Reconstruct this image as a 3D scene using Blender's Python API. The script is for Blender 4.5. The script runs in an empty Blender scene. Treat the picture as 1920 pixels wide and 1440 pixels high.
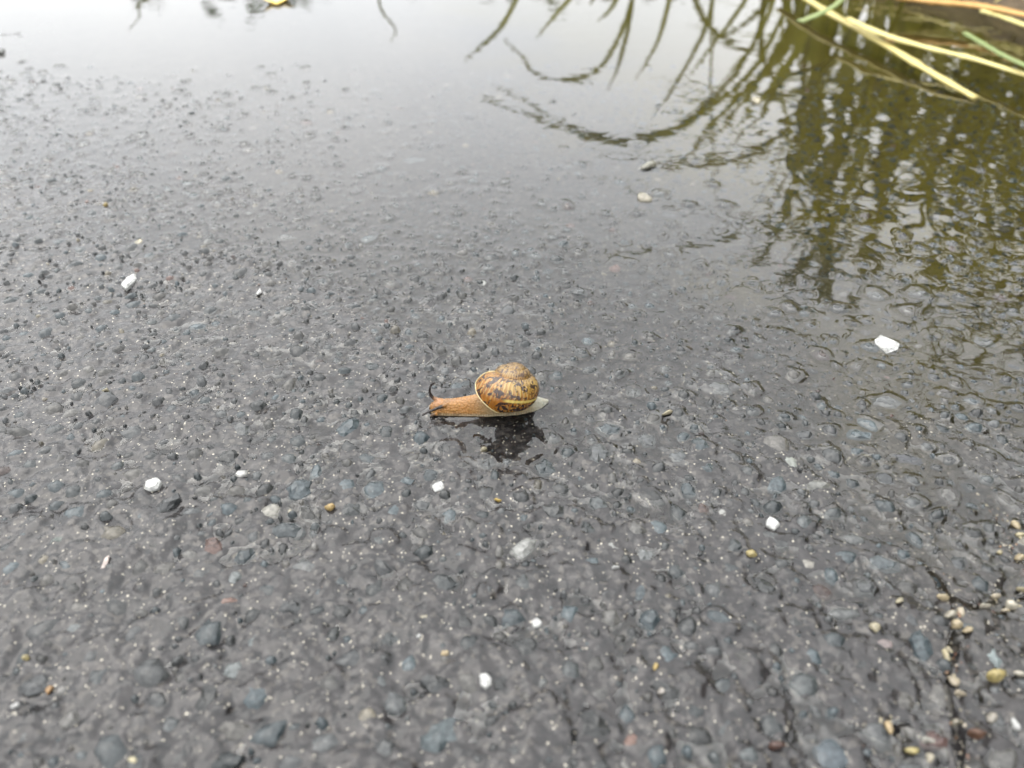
import bpy, bmesh, math, random
import numpy as np
from mathutils import Vector, Matrix

random.seed(11)
RNG = np.random.default_rng(11)
MM = 0.001
SC = bpy.context.scene
COL = SC.collection

# ------------------------------------------------------------------ camera
PITCH = math.radians(38.0)
DIST = 0.226
LENS = 27.05
FPX = 1920 * LENS / 36.0            # focal length in photograph pixels
CAM = Vector((0.0, -DIST * math.cos(PITCH), DIST * math.sin(PITCH)))
cam_data = bpy.data.cameras.new('camera')
cam_data.lens = LENS
cam_data.sensor_width = 36.0
cam_data.clip_start = 0.005
cam_data.clip_end = 200.0
cam_data.dof.use_dof = True
cam_data.dof.focus_distance = DIST - 0.004
cam_data.dof.aperture_fstop = 12.5
cam_obj = bpy.data.objects.new('camera', cam_data)
cam_obj.location = CAM
cam_obj.rotation_euler = (math.pi / 2 - PITCH, 0, 0)
COL.objects.link(cam_obj)
SC.camera = cam_obj

# ------------------------------------------------------------------ sky, sun, exposure
SUN_EL, SUN_AZ = math.radians(60), math.radians(300)      # azimuth clockwise from +Y
world = bpy.data.worlds.new('World')
SC.world = world
world.use_nodes = True
wn, wl = world.node_tree.nodes, world.node_tree.links
wn.clear()
w_out = wn.new('ShaderNodeOutputWorld')
w_bg = wn.new('ShaderNodeBackground')
w_sky = wn.new('ShaderNodeTexSky')
w_sky.sky_type = 'NISHITA'
w_sky.sun_disc = False
w_sky.sun_elevation = SUN_EL
w_sky.sun_rotation = SUN_AZ
w_sky.dust_density = 4.0
w_mix = wn.new('ShaderNodeMix'); w_mix.data_type = 'RGBA'
w_mix.inputs[0].default_value = 0.92                      # overcast cloud cover
w_tc = wn.new('ShaderNodeTexCoord')
w_no = wn.new('ShaderNodeTexNoise'); w_no.inputs['Scale'].default_value = 2.2; w_no.inputs['Detail'].default_value = 4
w_rp = wn.new('ShaderNodeValToRGB')
w_rp.color_ramp.elements[0].position = 0.3; w_rp.color_ramp.elements[0].color = (0.80, 0.82, 0.84, 1)
w_rp.color_ramp.elements[1].position = 0.7; w_rp.color_ramp.elements[1].color = (1.0, 1.0, 0.99, 1)
w_ml = wn.new('ShaderNodeVectorMath'); w_ml.operation = 'SCALE'; w_ml.inputs['Scale'].default_value = 16.5
# an overcast sky is three times as bright overhead as at the horizon
w_sx = wn.new('ShaderNodeSeparateXYZ')
w_cl = wn.new('ShaderNodeMath'); w_cl.operation = 'MULTIPLY_ADD'; w_cl.inputs[1].default_value = 0.72; w_cl.inputs[2].default_value = 0.345
w_mx0 = wn.new('ShaderNodeMath'); w_mx0.operation = 'MAXIMUM'; w_mx0.inputs[1].default_value = 0.0
w_gr = wn.new('ShaderNodeVectorMath'); w_gr.operation = 'SCALE'
wl.new(w_tc.outputs['Generated'], w_sx.inputs[0])
wl.new(w_sx.outputs[2], w_mx0.inputs[0]); wl.new(w_mx0.outputs[0], w_cl.inputs[0])
wl.new(w_tc.outputs['Generated'], w_no.inputs['Vector'])
wl.new(w_no.outputs['Fac'], w_rp.inputs['Fac'])
wl.new(w_rp.outputs['Color'], w_ml.inputs[0])
wl.new(w_sky.outputs['Color'], w_mix.inputs[6])
wl.new(w_ml.outputs['Vector'], w_gr.inputs[0]); wl.new(w_cl.outputs[0], w_gr.inputs['Scale'])
wl.new(w_gr.outputs['Vector'], w_mix.inputs[7])
wl.new(w_mix.outputs[2], w_bg.inputs['Color'])
w_bg.inputs['Strength'].default_value = 0.15
wl.new(w_bg.outputs['Background'], w_out.inputs['Surface'])

sun_data = bpy.data.lights.new('sun', 'SUN')
sun_data.energy = 0.9
sun_data.angle = math.radians(55)
sun_data.color = (1.0, 0.965, 0.91)
sun_obj = bpy.data.objects.new('sun', sun_data)
sun_dir = Vector((math.sin(SUN_AZ) * math.cos(SUN_EL), math.cos(SUN_AZ) * math.cos(SUN_EL), math.sin(SUN_EL)))
sun_obj.rotation_euler = (-sun_dir).to_track_quat('-Z', 'Y').to_euler()
sun_obj.location = sun_dir * 5
COL.objects.link(sun_obj)

SC.view_settings.view_transform = 'Standard'
SC.view_settings.look = 'None'
SC.view_settings.gamma = 1.0
SC.view_settings.use_curve_mapping = False
SC.view_settings.exposure = 1.45
SC.render.engine = 'CYCLES'
SC.cycles.use_denoising = True
SC.cycles.max_bounces = 6
SC.cycles.diffuse_bounces = 2
SC.cycles.glossy_bounces = 3
SC.cycles.adaptive_threshold = 0.03
SC.cycles.transparent_max_bounces = 12

# ------------------------------------------------------------------ helpers
CP, SP = math.cos(PITCH), math.sin(PITCH)

def ray(px, py):
    xn, yn = (px - 960) / FPX, (720 - py) / FPX
    return Vector((xn, CP + yn * SP, -SP + yn * CP))

def P(px, py, z=0.0):
    """photo pixel -> point on the level plane at height z (metres)"""
    d = ray(px, py)
    t = (z - CAM.z) / d.z
    return CAM + d * t

def PV(px, py, Y):
    """photo pixel -> point on the upright plane y = Y"""
    d = ray(px, py)
    t = (Y - CAM.y) / d.y
    return CAM + d * t

def MIR(px, py, Y):
    """point whose mirror image in the still water shows at that pixel"""
    p = PV(px, py, Y)
    return Vector((p.x, p.y, -p.z))

def pxsize(px, py):
    """metres per photo pixel across, at that ground pixel"""
    p = P(px, py)
    return ((p - CAM).dot(Vector((0, CP, -SP)))) / FPX

def _hash(ix, iy, seed):
    n = (ix.astype(np.int64) * 374761393 + iy.astype(np.int64) * 668265263 + seed * 974711) & 0x7fffffff
    n = ((n ^ (n >> 13)) * 1274126177) & 0x7fffffff
    n = (n ^ (n >> 16)) & 0xffff
    return n / 65535.0

def vnoise(x, y, seed=0):
    ix, iy = np.floor(x), np.floor(y)
    fx, fy = x - ix, y - iy
    fx = fx * fx * fx * (fx * (fx * 6 - 15) + 10); fy = fy * fy * fy * (fy * (fy * 6 - 15) + 10)
    ix = ix.astype(np.int64); iy = iy.astype(np.int64)
    a = _hash(ix, iy, seed); b = _hash(ix + 1, iy, seed)
    c = _hash(ix, iy + 1, seed); d = _hash(ix + 1, iy + 1, seed)
    return (a + (b - a) * fx) * (1 - fy) + (c + (d - c) * fx) * fy - 0.5

def fbm(x, y, wl, octs=3, seed=0):
    s, amp = 0.0, 1.0
    for o in range(octs):
        s = s + amp * vnoise(x / wl + 17.3 * o, y / wl - 9.1 * o, seed + o)
        wl *= 0.5; amp *= 0.5
    return s

def sstep(a, b, x):
    t = np.clip((x - a) / (b - a), 0, 1)
    return t * t * (3 - 2 * t)

def new_mesh(name, verts, faces, smooth=True):
    me = bpy.data.meshes.new(name)
    me.from_pydata([tuple(v) for v in verts], [], [tuple(f) for f in faces])
    if smooth:
        me.polygons.foreach_set('use_smooth', [True] * len(me.polygons))
    me.update()
    return me

def np_mesh(name, co, quads, smooth=True):
    me = bpy.data.meshes.new(name)
    k = quads.shape[1]
    me.vertices.add(len(co)); me.vertices.foreach_set('co', co.astype(np.float32).ravel())
    me.loops.add(quads.size); me.loops.foreach_set('vertex_index', quads.astype(np.int32).ravel())
    me.polygons.add(len(quads))
    me.polygons.foreach_set('loop_start', np.arange(0, quads.size, k, dtype=np.int32))
    me.polygons.foreach_set('loop_total', np.full(len(quads), k, dtype=np.int32))
    me.update(calc_edges=True)
    if smooth:
        me.polygons.foreach_set('use_smooth', np.ones(len(quads), dtype=bool))
    return me

def link(name, me, mat=None, parent=None, loc=(0, 0, 0)):
    o = bpy.data.objects.new(name, me)
    COL.objects.link(o)
    o.location = loc
    if mat and me is not None and not me.materials:
        me.materials.append(mat)
    if parent:
        o.parent = parent
    return o

def tag(o, label=None, cat=None, group=None, kind=None):
    if label: o['label'] = label
    if cat: o['category'] = cat
    if group: o['group'] = group
    if kind: o['kind'] = kind
    return o

def set_color(me, cols, name='tint'):
    at = me.color_attributes.new(name, 'FLOAT_COLOR', 'POINT')
    c = np.ones((len(cols), 4), dtype=np.float32); c[:, :3] = cols
    at.data.foreach_set('color', c.ravel())

def set_float(me, vals, name):
    at = me.attributes.new(name, 'FLOAT', 'POINT')
    at.data.foreach_set('value', np.asarray(vals, dtype=np.float32))

# ------------------------------------------------------------------ materials
class NT:
    def __init__(self, name):
        self.m = bpy.data.materials.new(name); self.m.use_nodes = True
        self.t = self.m.node_tree; self.n = self.t.nodes; self.l = self.t.links
        self.n.clear()
        self.out = self.n.new('ShaderNodeOutputMaterial')
    def node(self, typ, **kw):
        x = self.n.new(typ)
        for k, v in kw.items(): setattr(x, k, v)
        return x
    def put(self, sock, v):
        if hasattr(v, 'is_output') or isinstance(v, bpy.types.NodeSocket): self.l.new(v, sock)
        else: sock.default_value = v
    def math(self, op, a, b=0.0, c=None, clamp=False):
        x = self.node('ShaderNodeMath', operation=op, use_clamp=clamp)
        self.put(x.inputs[0], a); self.put(x.inputs[1], b)
        if c is not None: self.put(x.inputs[2], c)
        return x.outputs[0]
    def mix(self, f, a, b, blend='MIX'):
        x = self.node('ShaderNodeMix', data_type='RGBA', blend_type=blend)
        self.put(x.inputs[0], f)
        for s, v in ((x.inputs[6], a), (x.inputs[7], b)):
            if isinstance(v, tuple): v = v + (1,) if len(v) == 3 else v
            self.put(s, v)
        return x.outputs[2]
    def noise(self, vec, scale, detail=2.0, rough=0.5, dist=0.0, out='Fac'):
        x = self.node('ShaderNodeTexNoise')
        if vec is not None: self.l.new(vec, x.inputs['Vector'])
        x.inputs['Scale'].default_value = scale; x.inputs['Detail'].default_value = detail
        x.inputs['Roughness'].default_value = rough; x.inputs['Distortion'].default_value = dist
        return x.outputs[out]
    def voro(self, vec, scale, feature='F1', out='Distance', rnd=1.0):
        x = self.node('ShaderNodeTexVoronoi', feature=feature)
        if vec is not None: self.l.new(vec, x.inputs['Vector'])
        x.inputs['Scale'].default_value = scale; x.inputs['Randomness'].default_value = rnd
        return x.outputs[out]
    def ramp(self, f, stops, interp='LINEAR'):
        x = self.node('ShaderNodeValToRGB'); cr = x.color_ramp; cr.interpolation = interp
        while len(cr.elements) < len(stops): cr.elements.new(0.5)
        for e, (p, c) in zip(cr.elements, stops):
            e.position = p
            e.color = (c, c, c, 1) if isinstance(c, (int, float)) else tuple(c) + (1,)
        self.l.new(f, x.inputs[0])
        return x.outputs[0]
    def maprange(self, v, a, b, c=0.0, d=1.0):
        x = self.node('ShaderNodeMapRange', interpolation_type='SMOOTHSTEP')
        self.put(x.inputs[0], v)
        for i, q in enumerate((a, b, c, d)): x.inputs[i + 1].default_value = q
        return x.outputs[0]
    def coord(self, which='Object'):
        return self.node('ShaderNodeTexCoord').outputs[which]
    def pos(self):
        return self.node('ShaderNodeNewGeometry').outputs['Position']
    def sep(self, v):
        x = self.node('ShaderNodeSeparateXYZ'); self.l.new(v, x.inputs[0]); return x.outputs
    def comb(self, a, b, c):
        x = self.node('ShaderNodeCombineXYZ')
        for s, v in zip(x.inputs, (a, b, c)): self.put(s, v)
        return x.outputs[0]
    def attr(self, name, out='Fac'):
        x = self.node('ShaderNodeAttribute', attribute_name=name); return x.outputs[out]
    def bump(self, h, strength, dist):
        x = self.node('ShaderNodeBump'); self.l.new(h, x.inputs['Height'])
        x.inputs['Strength'].default_value = strength; x.inputs['Distance'].default_value = dist
        return x.outputs[0]
    def bsdf(self, **kw):
        b = self.node('ShaderNodeBsdfPrincipled')
        for k, v in kw.items():
            k = k.replace('_', ' ')
            if isinstance(v, tuple) and len(v) == 3 and b.inputs[k].type == 'RGBA': v = v + (1,)
            self.put(b.inputs[k], v)
        self.l.new(b.outputs[0], self.out.inputs['Surface'])
        return b

def mat_asphalt():
    t = NT('wet_asphalt')
    p = t.pos()
    xyz = t.sep(p)
    n1 = t.noise(p, 420, 4, 0.62)              # sand grain mottling, about 2 mm
    n2 = t.noise(p, 90, 3, 0.55)
    n3 = t.noise(p, 14, 3, 0.5)
    base = t.ramp(n1, [(0.32, (0.0045, 0.0043, 0.0044)), (0.50, (0.0118, 0.0108, 0.0110)), (0.68, (0.032, 0.0296, 0.0290))])
    base = t.mix(t.maprange(n2, 0.42, 0.66, 0.0, 0.7), base, (0.0138, 0.0122, 0.0122))
    cell = t.voro(p, 900, out='Color')          # separate sand grains, about 1 mm
    cs = t.sep(cell)
    base = t.mix(t.math('MULTIPLY', t.math('GREATER_THAN', cs[0], 0.88), 0.6), base, (0.042, 0.038, 0.034))
    base = t.mix(t.math('MULTIPLY', t.math('LESS_THAN', cs[0], 0.20), 0.5), base, (0.006, 0.0068, 0.0072))
    fine = t.sep(t.voro(p, 2600, out='Color'))
    base = t.mix(t.math('MULTIPLY', t.math('GREATER_THAN', fine[1], 0.982), fine[2]), base, (0.24, 0.22, 0.18))
    # olive silt that has settled in the deep side of the puddle
    g = t.math('ADD', t.math('MULTIPLY', xyz[0], 3.2), t.math('MULTIPLY', xyz[1], 1.1))
    g = t.math('ADD', g, t.math('MULTIPLY', t.math('SUBTRACT', n3, 0.5), 0.9))
    silt = t.maprange(g, 0.15, 0.75, 0.0, 0.9)
    silt = t.math('MULTIPLY', silt, t.maprange(xyz[2], -0.0007, 0.0003, 1.0, 0.32))
    base = t.mix(silt, base, t.mix(n1, (0.013, 0.0102, 0.0008), (0.042, 0.033, 0.0040)))
    coat = t.maprange(xyz[2], -0.00025, 0.0, 0.0, 1.0)
    bn = t.bump(t.noise(p, 520, 3, 0.6), 0.45, 0.0006)
    cb = t.bump(t.noise(p, 330, 3, 0.6), 0.75, 0.0005)
    b = t.bsdf(Base_Color=base, Roughness=0.75, Specular_IOR_Level=0.03, Normal=bn,
               Coat_Weight=coat, Coat_Roughness=0.03, Coat_IOR=1.33, Coat_Normal=cb)
    return t.m

def mat_stone(name, src):
    """src 'object' -> colour of the object, 'tint' -> colour attribute of the joined grains"""
    t = NT(name)
    if src == 'object':
        col = t.node('ShaderNodeObjectInfo').outputs['Color']
    else:
        col = t.attr('tint', 'Color')
    p = t.pos()
    n = t.noise(p, 900, 4, 0.65)
    col = t.mix(t.maprange(n, 0.30, 0.70), t.mix(0.55, col, (0.005, 0.006, 0.006)), t.mix(0.07, col, (0.20, 0.20, 0.19)))
    fl = t.voro(p, 1700)
    col = t.mix(t.math('MULTIPLY', t.maprange(fl, 0.16, 0.04), t.maprange(t.noise(p, 300, 2), 0.50, 0.62)), col,
                t.mix(0.4, col, (0.40, 0.40, 0.38)))
    bn = t.bump(t.noise(p, 700, 4, 0.6), 0.5, 0.0005)
    cb = t.bump(t.noise(p, 420, 3, 0.6), 0.6, 0.0006)
    wet = t.maprange(t.sep(p)[2], -0.00005, 0.00015, 0.0, 1.0)     # no air to water face on what lies under water
    t.bsdf(Base_Color=col, Roughness=0.6, Specular_IOR_Level=0.03, Normal=bn,
           Coat_Weight=wet, Coat_Roughness=0.035, Coat_IOR=1.33, Coat_Normal=cb)
    return t.m

def mat_water():
    t = NT('puddle_water')
    f = t.node('ShaderNodeFresnel'); f.inputs['IOR'].default_value = 1.33
    tr = t.node('ShaderNodeBsdfTransparent'); tr.inputs[0].default_value = (0.975, 0.975, 0.955, 1)
    gl = t.node('ShaderNodeBsdfGlossy'); gl.inputs['Roughness'].default_value = 0.012
    gl.inputs['Color'].default_value = (1, 1, 1, 1)
    b = t.bump(t.noise(t.pos(), 120, 2, 0.4), 0.05, 0.001)
    t.l.new(b, gl.inputs['Normal']); t.l.new(b, f.inputs['Normal'])
    mx = t.node('ShaderNodeMixShader')
    t.l.new(f.outputs[0], mx.inputs[0]); t.l.new(tr.outputs[0], mx.inputs[1]); t.l.new(gl.outputs[0], mx.inputs[2])
    t.l.new(mx.outputs[0], t.out.inputs['Surface'])
    return t.m

def mat_shell():
    t = NT('snail_shell')
    u, v = t.attr('turn'), t.attr('girth')      # turns back from the lip; position round the whorl
    uv = t.comb(t.math('MULTIPLY', u, 6.0), t.math('MULTIPLY', v, 5.0), 0.0)
    p = t.coord('Object')
    n = t.noise(p, 260, 3, 0.6)
    amber = t.mix(n, (0.100, 0.034, 0.004), (0.185, 0.072, 0.009))
    yel = t.mix(n, (0.115, 0.064, 0.013), (0.20, 0.125, 0.033))
    up = t.maprange(v, 0.0, 0.12)
    near_lip = t.maprange(u, -0.26, -0.10)
    col = t.mix(t.math('MULTIPLY', up, t.math('SUBTRACT', 1.0, t.math('MULTIPLY', near_lip, 0.8))), amber, yel)
    # fine pale growth lines
    st = t.node('ShaderNodeTexWave', wave_type='BANDS', bands_direction='X')
    t.l.new(uv, st.inputs['Vector'])
    st.inputs['Scale'].default_value = 2.3; st.inputs['Distortion'].default_value = 5.0
    st.inputs['Detail'].default_value = 3.0; st.inputs['Detail Scale'].default_value = 0.6
    lines = t.math('MULTIPLY', t.maprange(st.outputs['Fac'], 0.62, 0.85), t.maprange(t.noise(uv, 1.3, 2), 0.38, 0.55))
    col = t.mix(t.math('MULTIPLY', lines, 0.5), col, (0.25, 0.19, 0.065))
    # dark broken zigzag blotches
    bl = t.noise(t.comb(t.math('MULTIPLY', u, 22.0), t.math('MULTIPLY', v, 11.0), 3.1), 1.0, 3, 0.6, 1.4)
    blot = t.maprange(bl, 0.53, 0.555)
    sp = t.voro(t.comb(t.math('MULTIPLY', u, 34.0), t.math('MULTIPLY', v, 20.0), 0.0), 1.0)
    spot = t.math('MULTIPLY', t.maprange(sp, 0.26, 0.18), t.maprange(v, 0.0, -0.05))
    sq = t.noise(t.comb(t.math('MULTIPLY', u, 30.0), t.math('MULTIPLY', v, 13.0), 7.7), 1.0, 2, 0.5, 1.8)
    squig = t.math('MULTIPLY', t.maprange(t.math('ABSOLUTE', t.math('SUBTRACT', sq, 0.5)), 0.030, 0.012), t.maprange(t.noise(uv, 1.7, 2), 0.44, 0.54))
    blot = t.math('MAXIMUM', blot, squig)
    dark = t.math('MAXIMUM', blot, t.math('MULTIPLY', spot, 0.9))
    col = t.mix(dark, col, (0.018, 0.009, 0.006))
    # yellow band that runs round the whorl
    bd = t.math('ABSOLUTE', t.math('SUBTRACT', v, -0.012))
    band = t.math('MULTIPLY', t.maprange(bd, 0.016, 0.009), t.maprange(u, -0.20, -0.235))
    col = t.mix(band, col, (0.27, 0.205, 0.055))
    # worn grey brown spire
    spire = t.maprange(u, -0.80, -1.02)
    worn = t.mix(t.math('ADD', t.math('MULTIPLY', st.outputs['Fac'], 0.55), t.math('MULTIPLY', t.noise(p, 420, 4, 0.65), 0.5)), (0.020, 0.010, 0.005), (0.15, 0.085, 0.040))
    shoulder = t.math('MULTIPLY', t.maprange(v, 0.15, 0.22), 0.4)
    col = t.mix(t.math('MAXIMUM', t.math('MULTIPLY', spire, 0.36), shoulder), col, worn)
    seam = t.maprange(v, 0.235, 0.27)
    col = t.mix(t.math('MULTIPLY', seam, 0.8), col, (0.02, 0.011, 0.006))
    h = t.math('ADD', t.math('MULTIPLY', st.outputs['Fac'], 0.5), t.noise(p, 700, 3))
    bn = t.bump(h, 0.35, 0.0004)
    t.bsdf(Base_Color=col, Roughness=0.20, Specular_IOR_Level=0.38, Normal=bn)
    return t.m

def mat_body():
    t = NT('snail_skin')
    col = t.attr('tint', 'Color')
    p = t.coord('Object')
    w = t.voro(p, 1500)
    col = t.mix(t.math('MULTIPLY', t.maprange(w, 0.10, 0.55), 0.6), col, t.mix(0.35, col, (0.012, 0.006, 0.003)))
    col = t.mix(t.maprange(t.noise(p, 420, 3), 0.52, 0.75, 0, 0.5), col, t.mix(0.75, col, (0.05, 0.022, 0.008)))
    bn = t.bump(t.math('MULTIPLY', w, -1.0), 0.6, 0.0005)
    t.bsdf(Base_Color=col, Roughness=0.42, Subsurface_Weight=0.18, Subsurface_Radius=(0.6, 0.3, 0.15),
           Subsurface_Scale=0.0012, Normal=bn, Specular_IOR_Level=0.3, Coat_Weight=0.15, Coat_Roughness=0.1, Coat_IOR=1.34)
    return t.m

def mat_simple(name, c1, c2, scale, rough=0.5, coat=0.0, bump=0.3, detail=3, spec=0.4):
    t = NT(name)
    p = t.coord('Object')
    n = t.noise(p, scale, detail, 0.6)
    col = t.mix(t.maprange(n, 0.3, 0.7), c1, c2)
    bn = t.bump(n, bump, 0.5 / scale)
    t.bsdf(Base_Color=col, Roughness=rough, Specular_IOR_Level=spec, Normal=bn, Coat_Weight=coat, Coat_Roughness=0.08, Coat_IOR=1.33)
    return t.m

def mat_blade(name, c1, c2, trans=0.35, streak=900):
    """grass: colour from the 'tint' attribute mixed with streaks along the blade"""
    t = NT(name)
    a = t.attr('along'); s = t.attr('side'); r = t.attr('shade')
    v = t.comb(t.math('MULTIPLY', a, 3.0), t.math('MULTIPLY', s, 9.0), t.math('MULTIPLY', r, 37.0))
    n = t.noise(v, 1.0, 3, 0.6)
    col = t.mix(t.maprange(t.math('ADD', t.math('MULTIPLY', n, 0.6), t.math('MULTIPLY', r, 0.4)), 0.25, 0.75), c1, c2)
    stain = t.maprange(t.noise(t.comb(t.math('MULTIPLY', a, 2.2), s, t.math('MULTIPLY', r, 11.0)), 1.6, 4, 0.65), 0.52, 0.72, 0.0, 0.65)
    col = t.mix(stain, col, t.mix(0.65, col, (0.10, 0.055, 0.02)))
    d = t.node('ShaderNodeBsdfPrincipled')
    t.put(d.inputs['Base Color'], col); d.inputs['Roughness'].default_value = 0.5
    tl = t.node('ShaderNodeBsdfTranslucent'); t.put(tl.inputs[0], col)
    mx = t.node('ShaderNodeMixShader'); mx.inputs[0].default_value = trans
    t.l.new(d.outputs[0], mx.inputs[1]); t.l.new(tl.outputs[0], mx.inputs[2])
    t.l.new(mx.outputs[0], t.out.inputs['Surface'])
    return t.m

M_ASPH = mat_asphalt()
M_STONE = mat_stone('wet_stone', 'object')
M_GRAIN = mat_stone('wet_grain', 'tint')
M_WATER = mat_water()
M_SHELL = mat_shell()
M_BODY = mat_body()
M_LIP = mat_simple('shell_lip', (0.26, 0.20, 0.08), (0.34, 0.28, 0.14), 800, 0.35, 0.6, 0.1)
M_EYE = mat_simple('eye_spot', (0.010, 0.008, 0.008), (0.02, 0.016, 0.014), 2000, 0.25, 0.5, 0.0)
M_SOIL = mat_simple('verge_soil', (0.030, 0.021, 0.012), (0.10, 0.072, 0.042), 60, 0.9, 0.0, 0.8, 5)
M_GRASS = mat_blade('green_grass', (0.075, 0.082, 0.006), (0.24, 0.24, 0.026))
M_STRAW = mat_blade('dry_straw', (0.27, 0.21, 0.055), (0.47, 0.42, 0.17), 0.15)
M_ORANGE = mat_blade('orange_straw', (0.26, 0.11, 0.022), (0.42, 0.25, 0.07), 0.15)
M_GREENST = mat_blade('green_stalk', (0.09, 0.13, 0.035), (0.19, 0.23, 0.085), 0.2)
M_LEAF = mat_simple('yellow_leaf', (0.52, 0.36, 0.06), (0.72, 0.52, 0.16), 300, 0.5, 0.4, 0.3)
M_HEDGE = mat_blade('hedge_leaf', (0.030, 0.050, 0.012), (0.075, 0.10, 0.028))

# ------------------------------------------------------------------ stones: where they lie (all lengths in mm here)
BED = [(0, 60, -.9), (0, 150, -.1), (0, 350, .15), (0, 700, .35), (0, 950, .7), (0, 1150, 1.0), (0, 1440, 1.2),
       (400, 100, -1.2), (400, 230, -.35), (400, 400, .05), (400, 720, .2), (400, 950, .5), (400, 1150, .9), (400, 1440, 1.1),
       (700, 50, -2), (700, 220, -1.3), (700, 350, -.6), (700, 500, -.05), (700, 800, .0), (700, 950, .3), (700, 1150, .7), (700, 1440, .9),
       (1000, 50, -2.2), (1000, 250, -1.8), (1000, 400, -.8), (1000, 550, -.2), (1000, 720, -.1), (950, 830, -.35), (1000, 1000, .3), (1000, 1150, .6), (1000, 1400, .8),
       (1300, 50, -2.4), (1300, 250, -2), (1300, 400, -1.1), (1300, 550, -.45), (1300, 750, -.25), (1300, 950, .05), (1300, 1150, .4), (1300, 1400, .6),
       (1600, 50, -2.4), (1600, 300, -1.9), (1600, 450, -1.1), (1600, 650, -.6), (1600, 800, -.25), (1600, 1000, .0), (1600, 1400, .4),
       (1900, 100, -2.4), (1900, 350, -1.6), (1900, 550, -.9), (1900, 750, -.4), (1900, 950, -.15), (1900, 1200, .15), (1900, 1440, .3)]
BEDG = np.array([[*(P(px, py) * 1000)[:2], h] for px, py, h in BED])

def base_h(x, y):
    """height of the asphalt bed against the still water level (mm), falling towards the far right"""
    num = np.zeros_like(x); den = np.full_like(x, 1e-9)
    dep = (y + 178.1) * CP + 139.1 * SP
    lx, ly = x / dep * 5, -900.0 / dep           # stretch so that near and far control points weigh alike
    for bx, by, bh in BEDG:
        d_ = (by + 178.1) * CP + 139.1 * SP
        w = np.exp(-((lx - bx / d_ * 5) ** 2 + (ly + 900.0 / d_) ** 2) / 0.62)
        num += w * bh; den += w
    h = num / den
    h = h + 0.4 * fbm(x, y, 60, 2, 5) + 0.45 * fbm(x, y, 22, 2, 9)
    # shallow dip that holds the water in front of the snail
    h = h - 0.35 * np.exp(-(((x + 5) / 22) ** 2 + ((y + 20) / 12) ** 2))
    # a clear flat pool on the right
    h = h - 0.3 * np.exp(-(((x - 150) / 22) ** 2 + ((y - 17) / 12) ** 2))
    return np.maximum(h, -2.6)

CRACKS = [([(1748, 1076), (1762, 1092), (1782, 1120), (1790, 1150), (1788, 1200), (1780, 1250), (1775, 1290), (1790, 1340), (1800, 1400), (1806, 1470)], 0.62, 1.5),
          ([(1782, 1120), (1830, 1140), (1880, 1128), (1960, 1118)], 0.6, 1.3),
          ([(1850, 930), (1885, 985), (1905, 1040), (1940, 1080)], 0.7, 1.6),
          ([(1600, 1370), (1640, 1385), (1700, 1360)], 0.5, 1.2)]
CRACK_SEG = []
for pts, w, d in CRACKS:
    q = [P(*a) * 1000 for a in pts]
    for a, b in zip(q[:-1], q[1:]):
        CRACK_SEG.append((a.x, a.y, b.x, b.y, w, d))

def crack_d(x, y):
    out = np.zeros_like(x)
    wob = 1.3 * fbm(x, y, 3.6, 3, 31)
    for ax, ay, bx, by, w, d in CRACK_SEG:
        dx, dy = bx - ax, by - ay
        s = np.clip(((x - ax) * dx + (y - ay) * dy) / (dx * dx + dy * dy), 0, 1)
        r = np.hypot(x - ax - s * dx, y - ay - s * dy) + wob
        out = np.maximum(out, d * sstep(w * 1.5, w * 0.35, r))
    return out

def relief(x, y):
    """binder and sand standing up unevenly between the stones"""
    wx = x + 2.5 * fbm(x, y, 9, 1, 51); wy = y + 2.5 * fbm(x, y, 9, 1, 53)
    return 0.80 * fbm(wx, wy, 7.0, 2, 41) + 0.42 * fbm(wx, wy, 3.1, 2, 43) + 0.14 * fbm(x, y, 1.5, 1, 47)

def base_full(x, y):
    x = np.asarray(x, float); y = np.asarray(y, float)
    return base_h(x, y) - crack_d(x, y)

PAL = [((0.066, 0.092, 0.106), 34), ((0.105, 0.112, 0.116), 26), ((0.050, 0.054, 0.058), 20),
       ((0.135, 0.125, 0.112), 14), ((0.10, 0.115, 0.12), 10), ((0.22, 0.21, 0.195), 5),
       ((0.30, 0.26, 0.19), 2), ((0.19, 0.105, 0.085), 2)]
PCOL = np.array([p[0] for p in PAL]); PW = np.array([p[1] for p in PAL], float); PW /= PW.sum()

stones = []      # x, y, a, b, phi, top above bed, r, g, b
gridh = {}
def free(x, y, r, gap):
    c = 8.0
    ix, iy = int(x // c), int(y // c)
    for i in range(ix - 2, ix + 3):
        for j in range(iy - 2, iy + 3):
            for (sx, sy, sr) in gridh.get((i, j), ()):
                if (sx - x) ** 2 + (sy - y) ** 2 < ((sr + r) * gap) ** 2:
                    return False
    return True
def occupy(x, y, r):
    gridh.setdefault((int(x // 8), int(y // 8)), []).append((x, y, r))

def halfwidth(y):      # half the width (mm) the ground is built in detail at distance y
    return 1.32 * 0.665 * ((y + 178.1) * CP + 139.1 * SP)

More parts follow.
